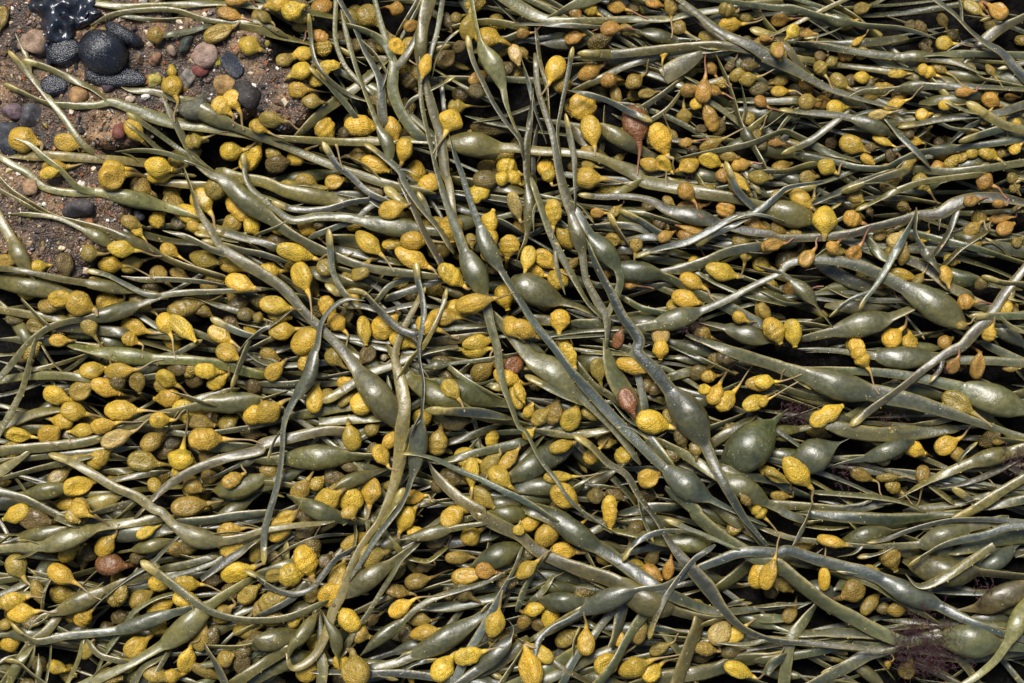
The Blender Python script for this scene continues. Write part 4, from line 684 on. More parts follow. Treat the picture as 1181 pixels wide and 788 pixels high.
class Strand:
    """One strap: centre line, widths, bladders, tip; drape() lays it on the heap, parts() gives its meshes."""
    def __init__(self, pts, width, colour, seed, extend=True):
        self.r = np.random.default_rng(seed)
        P = [p['p'] for p in pts]; wid = [p.get('w') for p in pts]
        if wid[0] is None: wid[0] = width
        self.end0, self.end1 = pts[0].get('e'), pts[-1].get('e')
        def grow(a, b):
            dd = (a - b) / max(1e-6, np.linalg.norm(a - b)); off = (a[0] < 14 or a[0] > 1167 or a[1] < 14 or a[1] > 774)
            return a + dd * (70 if off else 9), off
        self.off0 = self.off1 = False
        if extend and not self.end0:
            q, self.off0 = grow(P[0], P[1]); P.insert(0, q); wid.insert(0, wid[0]); pts = [dict(p=q)] + pts
        if extend and not self.end1:
            q, self.off1 = grow(P[-1], P[-2]); P.append(q); wid.append(None); pts = pts + [dict(p=q)]
        self.C, self.s, sd, D = catmull(P); self.L = self.s[-1]
        at = [sd[np.argmin(np.hypot(D[:, 0] - p[0], D[:, 1] - p[1]))] for p in P]
        k = [(a, w) for a, w in zip(at, wid) if w is not None]; k.sort()
        w = np.interp(self.s, [a for a, _ in k], [b * S * 0.89 for _, b in k])
        w = gauss(w, 4); s = self.s
        w *= 1 + 0.05 * gauss(self.r.normal(0, 1, len(s)), 5) * 3
        self.bl = []; f = np.zeros_like(s)
        for a, p in zip(at, pts):
            if p.get('b'):
                bw, bl = p['b'][0] * S, p['b'][1] * S; a = a + self.r.normal(0, 0.04) * bl; u = np.abs(s - a) / (bl / 2)
                pw = np.where(s < a, self.r.uniform(0.65, 1.15), self.r.uniform(0.65, 1.15)); uu = np.clip(u, 0, 1); ff = np.where(u < 1, np.cos(uu * math.pi / 2) ** pw, 0)
                w = np.maximum(w * 1.0, w * (1 - ff) + bw * ff); f = np.maximum(f, ff); self.bl.append((a - bl * 0.44, a + bl * 0.44))
        self.mean_w = float(np.mean(w))
        # ends
        def endshape(dist, e, wend):
            if e == 't':
                tl = max(9.0, 1.05 * wend); u = np.clip(dist / tl, 0, 1); return np.sqrt(np.clip(1 - (1 - u) ** 2, 0, 1)) * (1 + 0.16 * np.exp(-((dist - tl * 1.1) / (tl * 0.7)) ** 2))
            if e == 'p': tl = max(24.0, 3.0 * wend); u = np.clip(dist / tl, 0, 1); return 0.10 + 0.90 * u ** 0.8
            if e == 'c': return np.ones_like(dist)
            tl = 10.0; u = np.clip(dist / tl, 0, 1); return 0.45 + 0.55 * u
        w *= endshape(s, self.end0, w[min(8, len(w) - 1)]); w *= endshape(self.L - s, self.end1, w[max(-9, -len(w))])
        self.w = np.maximum(w, 0.35); self.f = f
        ratio = 0.28 + 0.11 * self.r.random(); self.t = self.w * (ratio + (0.80 - ratio) * f)
        tb = np.zeros_like(s)
        for e, dist, we in ((self.end0, s, w[min(10, len(w) - 1)]), (self.end1, self.L - s, w[max(-11, -len(w))])):
            if e == 't': tb = np.maximum(tb, np.clip(1.5 - dist / max(9.0, 2.0 * we), 0, 1) ** 1.2); self.t = np.where(dist < 2.4 * we, np.maximum(self.t, self.w * 0.62), self.t)
        self.tipf = tb; self.colour = colour
        self.tips = []
        if self.end0 == 't': self.tips.append((-1, max(8.0, 2.2 * w[min(10, len(w) - 1)])))
        if self.end1 == 't': self.tips.append((self.L - max(8.0, 2.2 * w[max(-11, -len(w))]), self.L + 1))
        self.z = None

    def side(self):
        T = np.gradient(self.C, axis=0); T /= np.maximum(1e-6, np.linalg.norm(T, axis=1))[:, None]
        return T, np.stack([-T[:, 1], T[:, 0]], -1)

    def drape(self, sink=0.12, trunk=None, floor=-1e9):
        T, N = self.side(); req = np.full(len(self.s), -1e9)
        for k in (-0.8, -0.4, 0, 0.4, 0.8):
            q = self.C + N * (k * self.w / 2)[:, None]
            req = np.maximum(req, hm_at(q[:, 0], q[:, 1]) + self.t / 2 * math.sqrt(1 - k * k) * (1 - sink))
        req = np.maximum(req, floor); z = gauss(dilate(req, 7), 8.0); z = np.maximum(z, req - 0.25 * self.t); z = gauss(z, 3.0)
        lift = gauss(self.r.normal(0, 1, len(z)), 14) * 5.0; z = z + np.clip(lift, -0.5, 3.0)
        s = self.s                                      # hidden ends dive into the heap
        if not self.end0 and not self.off0: z = z - 7 * np.clip(1 - s / 16, 0, 1) ** 1.5
        if not self.end1 and not self.off1: z = z - 7 * np.clip(1 - (self.L - s) / 16, 0, 1) ** 1.5
        if trunk is not None and trunk.z is not None:   # an arm grows out of its trunk instead of lying on it
            for e, dist in ((0, s), (-1, self.L - s)):
                dd = np.hypot(trunk.C[:, 0] - self.C[e, 0], trunk.C[:, 1] - self.C[e, 1]); q = int(np.argmin(dd))
                if dd[q] < trunk.w[q] * 0.9 + 6:
                    b = np.clip(1 - dist / 34.0, 0, 1); b = b * b * (3 - 2 * b); z = z * (1 - b) + (trunk.z[q] - 0.6) * b
        self.z = z
        for k in np.linspace(-0.95, 0.95, 15):
            q = self.C + N * (k * self.w / 2)[:, None]
            for sh in (0.0, 0.5):
                q2 = q + T * (2.0 * sh); hm_put(q2[:, 0], q2[:, 1], z + self.t / 2 * math.sqrt(1 - k * k))

    def tube(self, sides=14):
        n = len(self.s); P = np.stack([*world_xy(self.C), self.z * MM], -1)
        T = np.gradient(P, axis=0); T /= np.maximum(1e-9, np.linalg.norm(T, axis=1))[:, None]
        A = np.cross(np.array([0, 0, 1.0]), T); A /= np.maximum(1e-9, np.linalg.norm(A, axis=1))[:, None]; B = np.cross(T, A)
        roll = gauss(self.r.normal(0, 1, n), 16) * 2.0 + self.r.normal(0, 0.12); roll = np.clip(roll * (1.5 if self.mean_w < 9 else 1.0), -0.95, 0.95) * (1 - 0.6 * self.f)
        c, s_ = np.cos(roll)[:, None], np.sin(roll)[:, None]; A2 = A * c + B * s_; B2 = B * c - A * s_
        th = np.arange(sides) / sides * 2 * math.pi
        # flat straps have a thin edge, bladders are round
        ca = np.sign(np.cos(th)) * np.abs(np.cos(th)) ** 0.9; sa = np.sign(np.sin(th))[None] * np.abs(np.sin(th))[None] ** (1.0 + 0.22 * np.clip(1 - 1.3 * self.f, 0, 1)[:, None])
        edge = gauss(self.r.normal(0, 1, n), 2.2) * 0.05
        hw = (self.w / 2 * (1 + edge))[:, None] * ca[None]; ht = (self.t / 2)[:, None] * sa
        ripple = 1 + (0.10 * np.sin(th * 2 + gauss(self.r.normal(0, 1, n), 9)[:, None] * 6) + 0.10 * np.sin(th * 3 + gauss(self.r.normal(0, 1, n), 4)[:, None] * 5)) * (1 - 0.55 * self.f)[:, None]
        V = P[:, None, :] + (hw * MM)[..., None] * A2[:, None, :] + (ht * ripple * MM)[..., None] * B2[:, None, :]
        du = np.gradient(V, axis=0); dv = np.roll(V, -1, 1) - np.roll(V, 1, 1)
        Nn = np.cross(dv, du); Nn /= np.maximum(1e-12, np.linalg.norm(Nn, axis=2))[..., None]
        out = np.sum(Nn * (V - P[:, None, :])); Nn = Nn if out > 0 else -Nn
        # tint: the strap's own colour, edge highlights painted as pale rims, yellower tips and bladders
        base = np.array(srgb(PAL[self.colour], 0.265)) * np.array((1.05, 1.0, 0.80)) * float(np.clip(1 + 0.30 * self.r.normal(), 0.5, 1.6)); base = base * (1 + self.r.normal(0, 0.05, 3))
        col = np.repeat(base[None, None], n, 0).repeat(sides, 1)
        var = 1 + 0.5 * gauss(self.r.normal(0, 1, n), 12); col = col * np.clip(var, 0.75, 1.3)[:, None, None]
        slate = np.array(srgb((88, 100, 98), 0.22)); warm = np.array(srgb((144, 132, 68), 0.28)); dr = np.clip(gauss(self.r.normal(0, 1, n), 16) * 3.2, -1, 1)[:, None, None]   # sky sheen painted as slate along the length; skin also turns olive
        cool = np.clip(self.C[:, 0] / 700.0, 0.25, 1.0)[:, None, None]       # plants by the sand are the more olive ones
        col = np.where(dr > 0, col + (slate - col) * dr * 0.5 * cool, col - (warm - col) * dr * 0.45)
        col = col + (warm - col) * (0.30 * np.clip(1 - self.C[:, 0] / 520.0, 0, 1))[:, None, None]
        yel = np.array(srgb((132, 126, 68), 0.30)); col = col + (yel - col) * (0.30 * self.f)[:, None, None]
        rim = (np.abs(ca) ** 6 * 0.8)[None, :, None] * (1 - self.f)[:, None, None]; col = col + (np.array(srgb((190, 172, 106), 0.40)) - col) * rim
        col = col + (TIP - col) * (0.85 * self.tipf)[:, None, None]
        return V, Nn, np.clip(col, 0.004, 0.9)

    def ranges(self, main='strap'):
        cuts = []
        for a, b in self.bl: cuts.append((max(0, np.searchsorted(self.s, a)), min(len(self.s) - 1, np.searchsorted(self.s, b)), 'air_bladder'))
        for a, b in self.tips: cuts.append((max(0, np.searchsorted(self.s, a)), min(len(self.s) - 1, np.searchsorted(self.s, b)), 'tip'))
        cuts = sorted(c for c in cuts if c[1] - c[0] >= 2); res = []; i = 0; n = len(self.s) - 1
        for a, b, k in cuts:
            a = max(a, i)
            if b - a < 2: continue
            if a - i >= 1: res.append((i, a, main))
            res.append((a, b, k)); i = b
        if n - i >= 1: res.append((i, n, main))
        return res

    def parts(self, root, origin, main='strap'):
        V, Nn, col = self.tube(); V = V - np.asarray(origin)[None, None]; sides = V.shape[1]; last = len(self.s) - 1
        for a, b, kind in self.ranges(main):
            v = V[a:b + 1].reshape(-1, 3); nn = Nn[a:b + 1].reshape(-1, 3); cc = col[a:b + 1].reshape(-1, 3); m = b - a + 1
            i = np.arange(m * sides).reshape(m, sides); j = np.roll(i, -1, 1)
            F = np.stack([i[:-1], i[1:], j[1:], j[:-1]], -1).reshape(-1, 4)
            if a == 0: v, nn, cc, F = cap(v, nn, cc, F, i[0], V[0].mean(0), V[0].mean(0) - V[1].mean(0), True)
            if b == last: v, nn, cc, F = cap(v, nn, cc, F, i[-1], V[-1].mean(0), V[-1].mean(0) - V[-2].mean(0), False)
            if kind == main:                                                   # little side buds on the strap's edges
                for q in range(a + 4, b - 4):
                    if self.r.random() < 0.032 and self.w[q] > 4:
                        sgn = 0 if self.r.random() < 0.5 else sides // 2; p = V[q, sgn]; o_ = Nn[q, sgn]; tg = V[q + 1, sgn] - V[q, sgn]; tg = tg / max(1e-9, np.linalg.norm(tg)); up = np.cross(o_, tg)
                        dirn = o_ + tg * self.r.normal(0, 0.8); dirn = dirn / np.linalg.norm(dirn); L_ = self.r.uniform(0.0010, 0.0030); rd = self.r.uniform(0.0006, 0.0011)
                        m2 = len(v); rings = [p - o_ * 0.0006 + up * rd * 0.6, p + tg * rd - o_ * 0.0003, p - up * rd * 0.6 - o_ * 0.0006, p - tg * rd - o_ * 0.0003]
                        v = np.vstack([v, rings, [x_ + dirn * L_ * 0.7 for x_ in rings], (p + dirn * L_)[None]]); nn = np.vstack([nn, np.array([up, tg, -up, -tg] * 2), dirn[None]])
                        cc = np.vstack([cc, np.repeat(cc[(q - a) * sides][None], 4, 0), np.repeat((TIP * 1.15)[None], 5, 0)])
                        F = np.vstack([F, [[m2 + x_, m2 + (x_ + 1) % 4, m2 + 4 + (x_ + 1) % 4, m2 + 4 + x_] for x_ in range(4)], [[m2 + 4, m2 + 5, m2 + 6, m2 + 8], [m2 + 6, m2 + 7, m2 + 4, m2 + 8]]])
            tint = np.concatenate([cc, np.ones((len(cc), 1))], 1)
            obj(kind, build_mesh(kind, v, F, M['weed'], nn, tint), root)

def cap(v, nn, cc, F, ring, c, d, start):
    k = len(v); d = d / max(1e-9, np.linalg.norm(d)); v = np.vstack([v, c[None] + d * 0.0004]); nn = np.vstack([nn, d[None]]); cc = np.vstack([cc, cc[ring[0]][None]])
    a = ring; b = np.roll(ring, -1); q = np.stack([a, b, np.full_like(a, k), np.full_like(a, k)], -1)
    tri = []
    for x in range(0, len(a), 2):                         # quads fanning two ring edges each
        tri.append([a[x], b[x], b[(x + 1) % len(a)], k] if start else [k, b[(x + 1) % len(a)], b[x], a[x]])
    return v, nn, cc, np.vstack([F, np.array(tri)])

# ---------------------------------------------------------------- read the layout
PT = re.compile(r'(-?\d+),(-?\d+)(.*)')
def parse_path(text, width, sheet=None):
    pts = []
    for tok in text.split():
        if tok in ORI: sheet = tok; continue
        m = PT.match(tok); u, v, rest = float(m[1]), float(m[2]), m[3]; p = dict(p=ground(sheet, u, v))
        q = re.search(r'@(\d+)', rest); q and p.__setitem__('w', float(q[1]))
        q = re.search(r'b(\d+)x(\d+)', rest); q and p.__setitem__('b', (float(q[1]), float(q[2])))
        q = re.search(r'[tpc]', rest); q and p.__setitem__('e', q[0])
        pts.append(p)
    return pts

fronds = []
for i, line in enumerate(x for x in FRONDS.strip().splitlines() if x.strip()):
    f = [x.strip() for x in line.split('|')]; lv, colour, w = f[0].split(); paths = f[1].split(' / ')
    st = []
    for k, pth in enumerate(paths):
        pts = parse_path(pth, float(w))
        for q in pts[1:-1]: q.pop('e', None)
        st.append(Strand(pts, float(w), colour, 1000 + i * 10 + k))
    fronds.append(dict(level=float(lv) + i * 1e-4, colour=colour, st=st, label=f[2] if len(f) > 2 else None, short=f[3] if len(f) > 3 else None, fruits=[], i=i))

low = [F_ for F_ in fronds if F_['level'] < 4 and not F_['label']]; fronds = [F_ for F_ in fronds if F_['level'] >= 4 or F_['label']]
FCOL = {'y': (240, 196, 56), 'o': (212, 160, 58), 'd': (182, 152, 54), 'k': (124, 104, 44), 'r': (146, 94, 42), 'p': (236, 200, 106)}
fruits = []
for sh, text in FRUITS.items():
    for tok in text.split(';'):
        a, size, e, code = tok.split(); u, v = map(float, a.split(',')); w, l = map(float, size.split('x')); eu, ev = map(float, e.split(','))
        fruits.append(dict(c=ground(sh, u, v), w=w * S * 1.06, l=l * S * 1.08, e=ground(sh, eu, ev), level=float(code[:-1]), col=code[-1]))

for k in range(420):                                  # more fruits glimpsed between the straps
    x, y = rng.uniform(5, 1176), rng.uniform(5, 783)
    if sand_mask[int(y) + PADY, int(x) + PADX] > 0.2: continue
    small = x > 660 and y < 340
    if not (x < 640 or small or (y > 560 and x < 760)): continue
    if min(np.hypot(f_['c'][0] - x, f_['c'][1] - y) for f_ in fruits) < (13 if small else 17): continue
    a = math.radians(rng.normal(0, 45)); l = rng.uniform(17, 24) if small else rng.uniform(23, 34); w = l * rng.uniform(0.6, 0.85)
    fruits.append(dict(c=np.array((x, y)), w=w, l=l, e=np.array((x + math.cos(a) * (l + 8), y + math.sin(a) * (l + 8))), level=float(rng.choice([3, 4, 4, 5])), col=str(rng.choice(list('oodoyd' if small else 'yydydk')))))

for F_ in fronds:                                     # short side shoots growing from the longer straps
    s0 = F_['st'][0]
    if s0.L < 130 or s0.mean_w < 7 or len(F_['st']) > 2: continue
    for q in range(int(rng.integers(0, 3))):
        k = int(rng.integers(int(len(s0.s) * 0.15), int(len(s0.s) * 0.85)))
        if s0.f[k] > 0.2: continue
        T_, N_ = s0.side(); sg = rng.choice((-1, 1)); a = rng.uniform(0.35, 0.8) * sg; dr = rng.choice((-1, 1)); t0 = T_[k] * dr; n0 = N_[k]
        d0 = t0 * math.cos(a) + n0 * math.sin(a); L_ = rng.uniform(22, 62); p0 = s0.C[k]; tw = t0 * 0.8 + d0 * 0.5; tw = tw / np.linalg.norm(tw)
        pts = [dict(p=p0, w=rng.uniform(16, 26), e='c'), dict(p=p0 + d0 * L_ * 0.4), dict(p=p0 + d0 * L_ * 0.45 + tw * L_ * 0.55, w=rng.uniform(14, 30), e=str(rng.choice(list('tttp'))))]
        F_['st'].append(Strand(pts, 20, F_['colour'], 9000 + F_['i'] * 7 + q, extend=False))

# each fruit belongs to the frond its stalk runs to
for fr in fruits:
    best = None
    for F_ in fronds:
        for s_ in F_['st']:
            dd = np.hypot(s_.C[:, 0] - fr['e'][0], s_.C[:, 1] - fr['e'][1]); k = int(np.argmin(dd))
            sc = dd[k] + 4.0 * abs(F_['level'] - fr['level']) + (8 if s_.mean_w < 5 else 0)
            if best is None or sc < best[0]: best = (sc, F_, s_, k, dd[k])
    fr['host'], fr['hs'], fr['hk'], fr['hd'] = best[1:]
    best[1]['fruits'].append(fr)
# ---------------------------------------------------------------- fruit meshes (shared by all fruits of one shape)
def fruit_mesh(seed, shape):
    r = np.random.default_rng(seed); nu, nv = 26, 24
    t = np.linspace(0, math.pi, nu); th = np.arange(nv) / nv * 2 * math.pi
    x = -0.5 * np.cos(t)                                          # stalk end at -0.5, far end at +0.5
    prof = np.sin(t) ** 0.86 * (1 + 0.16 * x)                      # fuller towards the far end
    if shape == 'point': prof = np.sin(t) ** 0.95 * (1 - 0.55 * np.clip(x, 0, 1)) * (1 + 0.1 * x) * 1.08
    if shape == 'long': prof = np.sin(t) ** 0.75
    if shape == 'twin': prof = np.sin(t) ** 0.80 * (1 - 0.22 * np.exp(-((x - 0.08) / 0.09) ** 2))
    neck = np.clip((x + 0.5) / 0.42, 0, 1); prof = prof * (0.50 + 0.50 * neck * neck * (3 - 2 * neck))
    prof = np.maximum(prof, 0.27 - 0.25 * np.clip((x + 0.5) / 0.3, 0, 1)); prof[-1] = 0.0   # shoulder that runs into the stalk
    Y = 0.5 * prof[:, None] * np.cos(th); Z = 0.5 * prof[:, None] * np.sin(th); X = np.repeat(x[:, None], nv, 1)
    V = np.stack([X, Y, Z], -1)
    # wrinkles, knobs and hollows
    dirs = r.normal(0, 1, (14, 3)); ph = r.random(14) * 6.28; fq = 5 + 9 * r.random(14)
    d_ = sum(np.sin((V @ (dirs[k] / np.linalg.norm(dirs[k]))) * fq[k] + ph[k]) for k in range(14)) / 14
    amp = 0.15 + (0.07 if shape in ('ridge', 'hollow') else 0)
    k = 1 + amp * d_
    if shape == 'ridge': k = k * (1 + 0.07 * np.sin(x[:, None] * 26 + 2 * np.cos(th)[None] + r.random() * 6) * (0.4 + 0.6 * np.abs(np.sin(th))[None]))
    w_ = np.where(np.abs(x) < 0.46, 1.0, 0.3)[:, None]
    k = 1 + (k - 1) * w_; V[..., 1] *= k; V[..., 2] *= k
    warts = r.normal(0, 1, (90, 3)); warts /= np.linalg.norm(warts, axis=1)[:, None]
    U = V / np.maximum(1e-6, np.linalg.norm(V, axis=2))[..., None]; dist = np.max(U.reshape(-1, 3) @ warts.T, 1).reshape(nu, nv)
    kn = np.clip((dist - 0.975) / 0.025, 0, 1); V[..., 1:] *= (1 + 0.045 * kn * w_)[..., None]
    if shape in ('hollow', 'dent'):                               # collapsed upper face with a standing rim
        cx, cy = r.normal(0.08, 0.05), r.normal(0, 0.04); rr = np.hypot((V[..., 0] - cx) / 0.34, (V[..., 1] - cy) / 0.33)
        dep = (0.34 if shape == 'hollow' else 0.17) * np.clip(1 - rr ** 2, 0, 1) ** 0.8 * (V[..., 2] > 0); V[..., 2] -= dep * (0.7 + 0.5 * d_ * 2)
    V = V.reshape(-1, 3); i = np.arange(nu * nv).reshape(nu, nv); j = np.roll(i, -1, 1)
    F = np.stack([i[:-1], j[:-1], j[1:], i[1:]], -1).reshape(-1, 4)
    return build_mesh('fruit', V, F, M['fruit'], solid=True)

KINDS = ['plain', 'dent', 'ridge', 'dent', 'point', 'long', 'twin', 'hollow', 'dent', 'ridge', 'dent', 'long', 'plain', 'point', 'ridge', 'long', 'dent', 'point', 'ridge', 'plain', 'hollow', 'long']
FM = [fruit_mesh(50 + k, s_) for k, s_ in enumerate(KINDS)]
HOLLOW = [k for k, s_ in enumerate(KINDS) if s_ in ('hollow', 'dent')]

def LIFT(lv): return -44 + 5.6 * (lv - 3)            # the heap is loose: each layer is held up by what lies under it
def place_fruit(fr):
    c, w, l = fr['c'], fr['w'], fr['l']; ax = fr['c'] - fr['e']; n = np.linalg.norm(ax); ax = ax / n if n > 1e-6 else np.array((1.0, 0)); pr = np.array((-ax[1], ax[0]))
    th = w * random.uniform(0.62, 0.85)
    a = []; uu, vv = np.mgrid[-0.7:0.71:0.2, -0.7:0.71:0.2]; ok = uu ** 2 + vv ** 2 < 0.55
    q = c[None] + uu[ok][:, None] * ax * l / 2 + vv[ok][:, None] * pr * w / 2; h = hm_at(q[:, 0], q[:, 1])
    # a fruit leans the way the heap under it slopes
    Am = np.stack([uu[ok] * l / 2, vv[ok] * w / 2, np.ones(ok.sum())], 1); pl = np.linalg.lstsq(Am, h, rcond=None)[0]
    sl, sw = np.clip(pl[0], -0.35, 0.35) * 0.6, np.clip(pl[1], -0.5, 0.5) * 0.6
    z = max(np.percentile(h, 75), LIFT(fr['level']) - th if 'level' in fr else -1e9) + th * 0.44
    fr['z'], fr['th'] = z, th
    ax3 = Vector((ax[0], -ax[1], sl)).normalized(); pr3 = Vector((pr[0], -pr[1], sw)); up = ax3.cross(pr3).normalized()
    if up.z < 0: up = -up
    sd = up.cross(ax3).normalized()
    roll = random.gauss(0, 0.25); up, sd = up * math.cos(roll) + sd * math.sin(roll), sd * math.cos(roll) - up * math.sin(roll)
    x, y = world_xy(c); Rm = Matrix((ax3, sd, up)).transposed().to_4x4()
    fr['M'] = Matrix.Translation((float(x), float(y), z * MM)) @ Rm @ Matrix.Diagonal((l * MM, w * MM, th * MM, 1))
    for k in np.linspace(-0.95, 0.95, 19):
        for m in np.linspace(-0.95, 0.95, 15):
            if k * k + m * m < 0.95:
                q = c + ax * l / 2 * k + pr * w / 2 * m; hm_put(np.array([q[0]]), np.array([q[1]]), np.array([z + th / 2 * math.sqrt(1 - k * k - m * m) + sl * k * l / 2]))
    # stalk
    b = c - ax * l * 0.485; e = fr['e'].copy(); hostp = fr['hs'].C[fr['hk']]
    if fr['hd'] < 16 and np.linalg.norm(hostp - b) > 6: e = hostp
    Ls = np.linalg.norm(e - b)
    if Ls < 5: e = b - ax * 6
    bend = pr * random.uniform(-0.10, 0.10) * Ls; mid = (b + e) / 2 + bend
    C, s_, _, _ = catmull([b + ax * l * 0.05, b, b - ax * min(6, Ls * 0.3), mid * 0.6 + e * 0.4, e], 2.5)
    u = s_ / s_[-1]; r0 = w * 0.135
    rad = 0.75 + 0.25 * u + (r0 - 0.75) * np.exp(-np.clip(u * s_[-1] - l * 0.05, 0, None) / (w * 0.32))
    hh = hm_at(C[:, 0], C[:, 1]) + rad * 0.8; z0 = z - sl * l * 0.45
    ze = hh[-1] if fr['hs'].z is None else min(hh[-1], fr['hs'].z[fr['hk']] + 1.0)
    lin = z0 * (1 - u) + ze * u; zz = np.maximum(lin, np.minimum(hh, lin + 6)); zz[:3] = z0; zz = gauss(zz, 1.6); zz[0] = z0
    fr['stalk'] = (C, zz, rad); hm_put(C[:, 0], C[:, 1], zz + rad)

def stalk_mesh(fr, frm):
    C, z, rad = fr['stalk']; n = len(C); P = np.stack([*world_xy(C), z * MM], -1)
    T = np.gradient(P, axis=0); T /= np.maximum(1e-9, np.linalg.norm(T, axis=1))[:, None]
    A = np.cross(np.array([0, 0, 1.0]), T); A /= np.maximum(1e-9, np.linalg.norm(A, axis=1))[:, None]; B = np.cross(T, A)
    sd = 7; th = np.arange(sd) / sd * 2 * math.pi
    off = (np.cos(th)[None, :, None] * A[:, None] + 0.75 * np.sin(th)[None, :, None] * B[:, None])
    V = P[:, None] + off * (rad * MM)[:, None, None]; V = V.reshape(-1, 3)
    inv = np.array(frm.inverted()); V = V @ inv[:3, :3].T + inv[:3, 3]
    i = np.arange(n * sd).reshape(n, sd); j = np.roll(i, -1, 1); F = np.stack([i[:-1], i[1:], j[1:], j[:-1]], -1).reshape(-1, 4)
    u = np.linspace(0, 1, n)[:, None]; c0 = np.array(fr['rgb']) * 0.85; c1 = np.array(srgb((164, 138, 84), 0.42)) * random.uniform(0.8, 1.15)
    if fr['col'] in 'or': c1 = np.array(srgb((160, 104, 66), 0.42))
    k = np.clip(u * 3, 0, 1); col = (c0 * (1 - k) + c1 * k)[:, None].repeat(sd, 1).reshape(-1, 3)
    return build_mesh('stalk', V, F, M['weed'], None, np.concatenate([col, np.ones((len(col), 1))], 1), solid=True)

# ---------------------------------------------------------------- buried weed: more than anyone could count, one mass
def flow(x, y):
    a = 6 + 14 * np.exp(-((x - 150) / 260) ** 2 - ((y - 150) / 160) ** 2) - 34 * np.exp(-((x - 330) / 330) ** 2 - ((y - 760) / 170) ** 2) + 8 * np.exp(-((x - 800) / 250) ** 2 - ((y - 620) / 200) ** 2)
    return a
def sand_at(x, y):
    return sand_mask[int(np.clip(y + PADY, 0, H_ - 1)), int(np.clip(x + PADX, 0, W_ - 1))]
bury = []
for k in range(860):
    x, y = rng.uniform(-150, 1331), rng.uniform(-130, 918); a = R(flow(x, y) + rng.normal(0, 13)); cur = rng.normal(0, 0.0022); L = rng.uniform(110, 330); pts = []; p = np.array((x, y)); bad = False
    for q in range(7):
        pts.append(dict(p=p.copy()))
        if sand_at(*p) > 0.3: bad = True
        p = p + L / 6 * np.array((math.cos(a), math.sin(a))); a += cur * L / 6
    if bad: continue
    if rng.random() < 0.4: pts[rng.integers(2, 5)]['b'] = (rng.uniform(60, 100), rng.uniform(170, 270))
    if rng.random() < 0.5: pts[-1]['e'] = 't'
    else: pts[-1]['e'] = 'p'
    pts[0]['e'] = 'p'
    bury.append(Strand(pts, rng.uniform(14, 40), rng.choice(list('ogdgbdg')), 5000 + k, extend=False))
for s_ in bury: s_.drape(0.9, floor=rng.uniform(-56, -32) if rng.random() < 0.45 else -1e9)

# buried fruits
fvs = [np.array([v.co for v in m.vertices]) for m in FM[:6]]; fps = [np.array([p.vertices[:] for p in m.polygons]) for m in FM[:6]]
BV, BF, BC, off = [], [], [], 0
for k in range(420):
    x, y = rng.uniform(-60, 1241), rng.uniform(-60, 848)
    dens = 0.9 if x < 640 else (0.75 if y < 330 else 0.28)
    if rng.random() > dens or sand_at(x, y) > 0.4: continue
    fr = dict(c=np.array((x, y)), w=rng.uniform(14, 22) * (0.75 if x > 700 and y < 350 else 1), l=rng.uniform(20, 32) * (0.75 if x > 700 and y < 350 else 1), col='d')
    a = R(rng.normal(0, 40)); fr['e'] = fr['c'] + np.array((math.cos(a), math.sin(a))) * 20; fr['hs'] = bury[0]; fr['hk'] = 0; fr['hd'] = 99
    place_fruit(fr); q = int(rng.integers(0, 6)); v = fvs[q]; Mx = np.array(fr['M']); BV.append(v @ Mx[:3, :3].T + Mx[:3, 3]); BF.append(fps[q] + off); off += len(v)
    c = np.array(srgb(FCOL['k' if rng.random() < 0.45 else 'd'], 0.6)) * rng.uniform(0.8, 1.2); BC.append(np.repeat(np.append(c, 1.0)[None], len(v), 0))
def mat_buried():
    t = NT('buried_fruit_skin'); at = t.n.new('ShaderNodeAttribute'); at.attribute_name = 'tint'
    v = t.voronoi(430); w = t.ramp(v.outputs['Distance'], [(0.12, g(1)), (0.55, g(0))])
    c = t.mix(w, t.mix(1.0, at.outputs['Color'], g(0.5), 'MULTIPLY'), t.mix(1.0, at.outputs['Color'], g(1.25), 'MULTIPLY')); t.link(c, t.p.inputs['Base Color'])
    t.p.inputs['Roughness'].default_value = 0.45; t.link(t.bump(w, 0.7, 0.0015), t.p.inputs['Normal']); return t.m
bf = obj('buried_fruits', build_mesh('buried_fruits', np.vstack(BV), np.vstack(BF), mat_buried(), None, np.vstack(BC)))
tag(bf, 'dark half-hidden fruits lying deep between the straps', 'fruit', kind='stuff')

# ---------------------------------------------------------------- pebbles and stones on the sand
def stone_mesh(seed, mat, rough=0.16, squash=0.6, angular=0.0):
    r = np.random.default_rng(seed); nu, nv = 18, 22; t = np.linspace(0, math.pi, nu); th = np.arange(nv) / nv * 2 * math.pi
    V = np.stack([np.sin(t)[:, None] * np.cos(th), np.sin(t)[:, None] * np.sin(th), np.repeat(np.cos(t)[:, None], nv, 1)], -1) * 0.5
    dirs = r.normal(0, 1, (10, 3)); dirs /= np.linalg.norm(dirs, axis=1)[:, None]; pr = V @ dirs.T * 2
    k = 1 + rough * np.sin(pr * 3 + r.random(10) * 6).mean(-1) * 2
    if angular:                                              # flat facets as on broken stone
        lim = 0.62 + 0.3 * r.random(10); over = np.max(pr / lim, -1); k = k * np.where(over > 1, 1 / over ** angular, 1)
    V = V * k[..., None]; V[..., 2] *= squash; V = V.reshape(-1, 3); i = np.arange(nu * nv).reshape(nu, nv); j = np.roll(i, -1, 1)
    F = np.stack([i[:-1], i[1:], j[1:], j[:-1]], -1).reshape(-1, 4)
    return build_mesh('pebble', V, F, mat, solid=True)
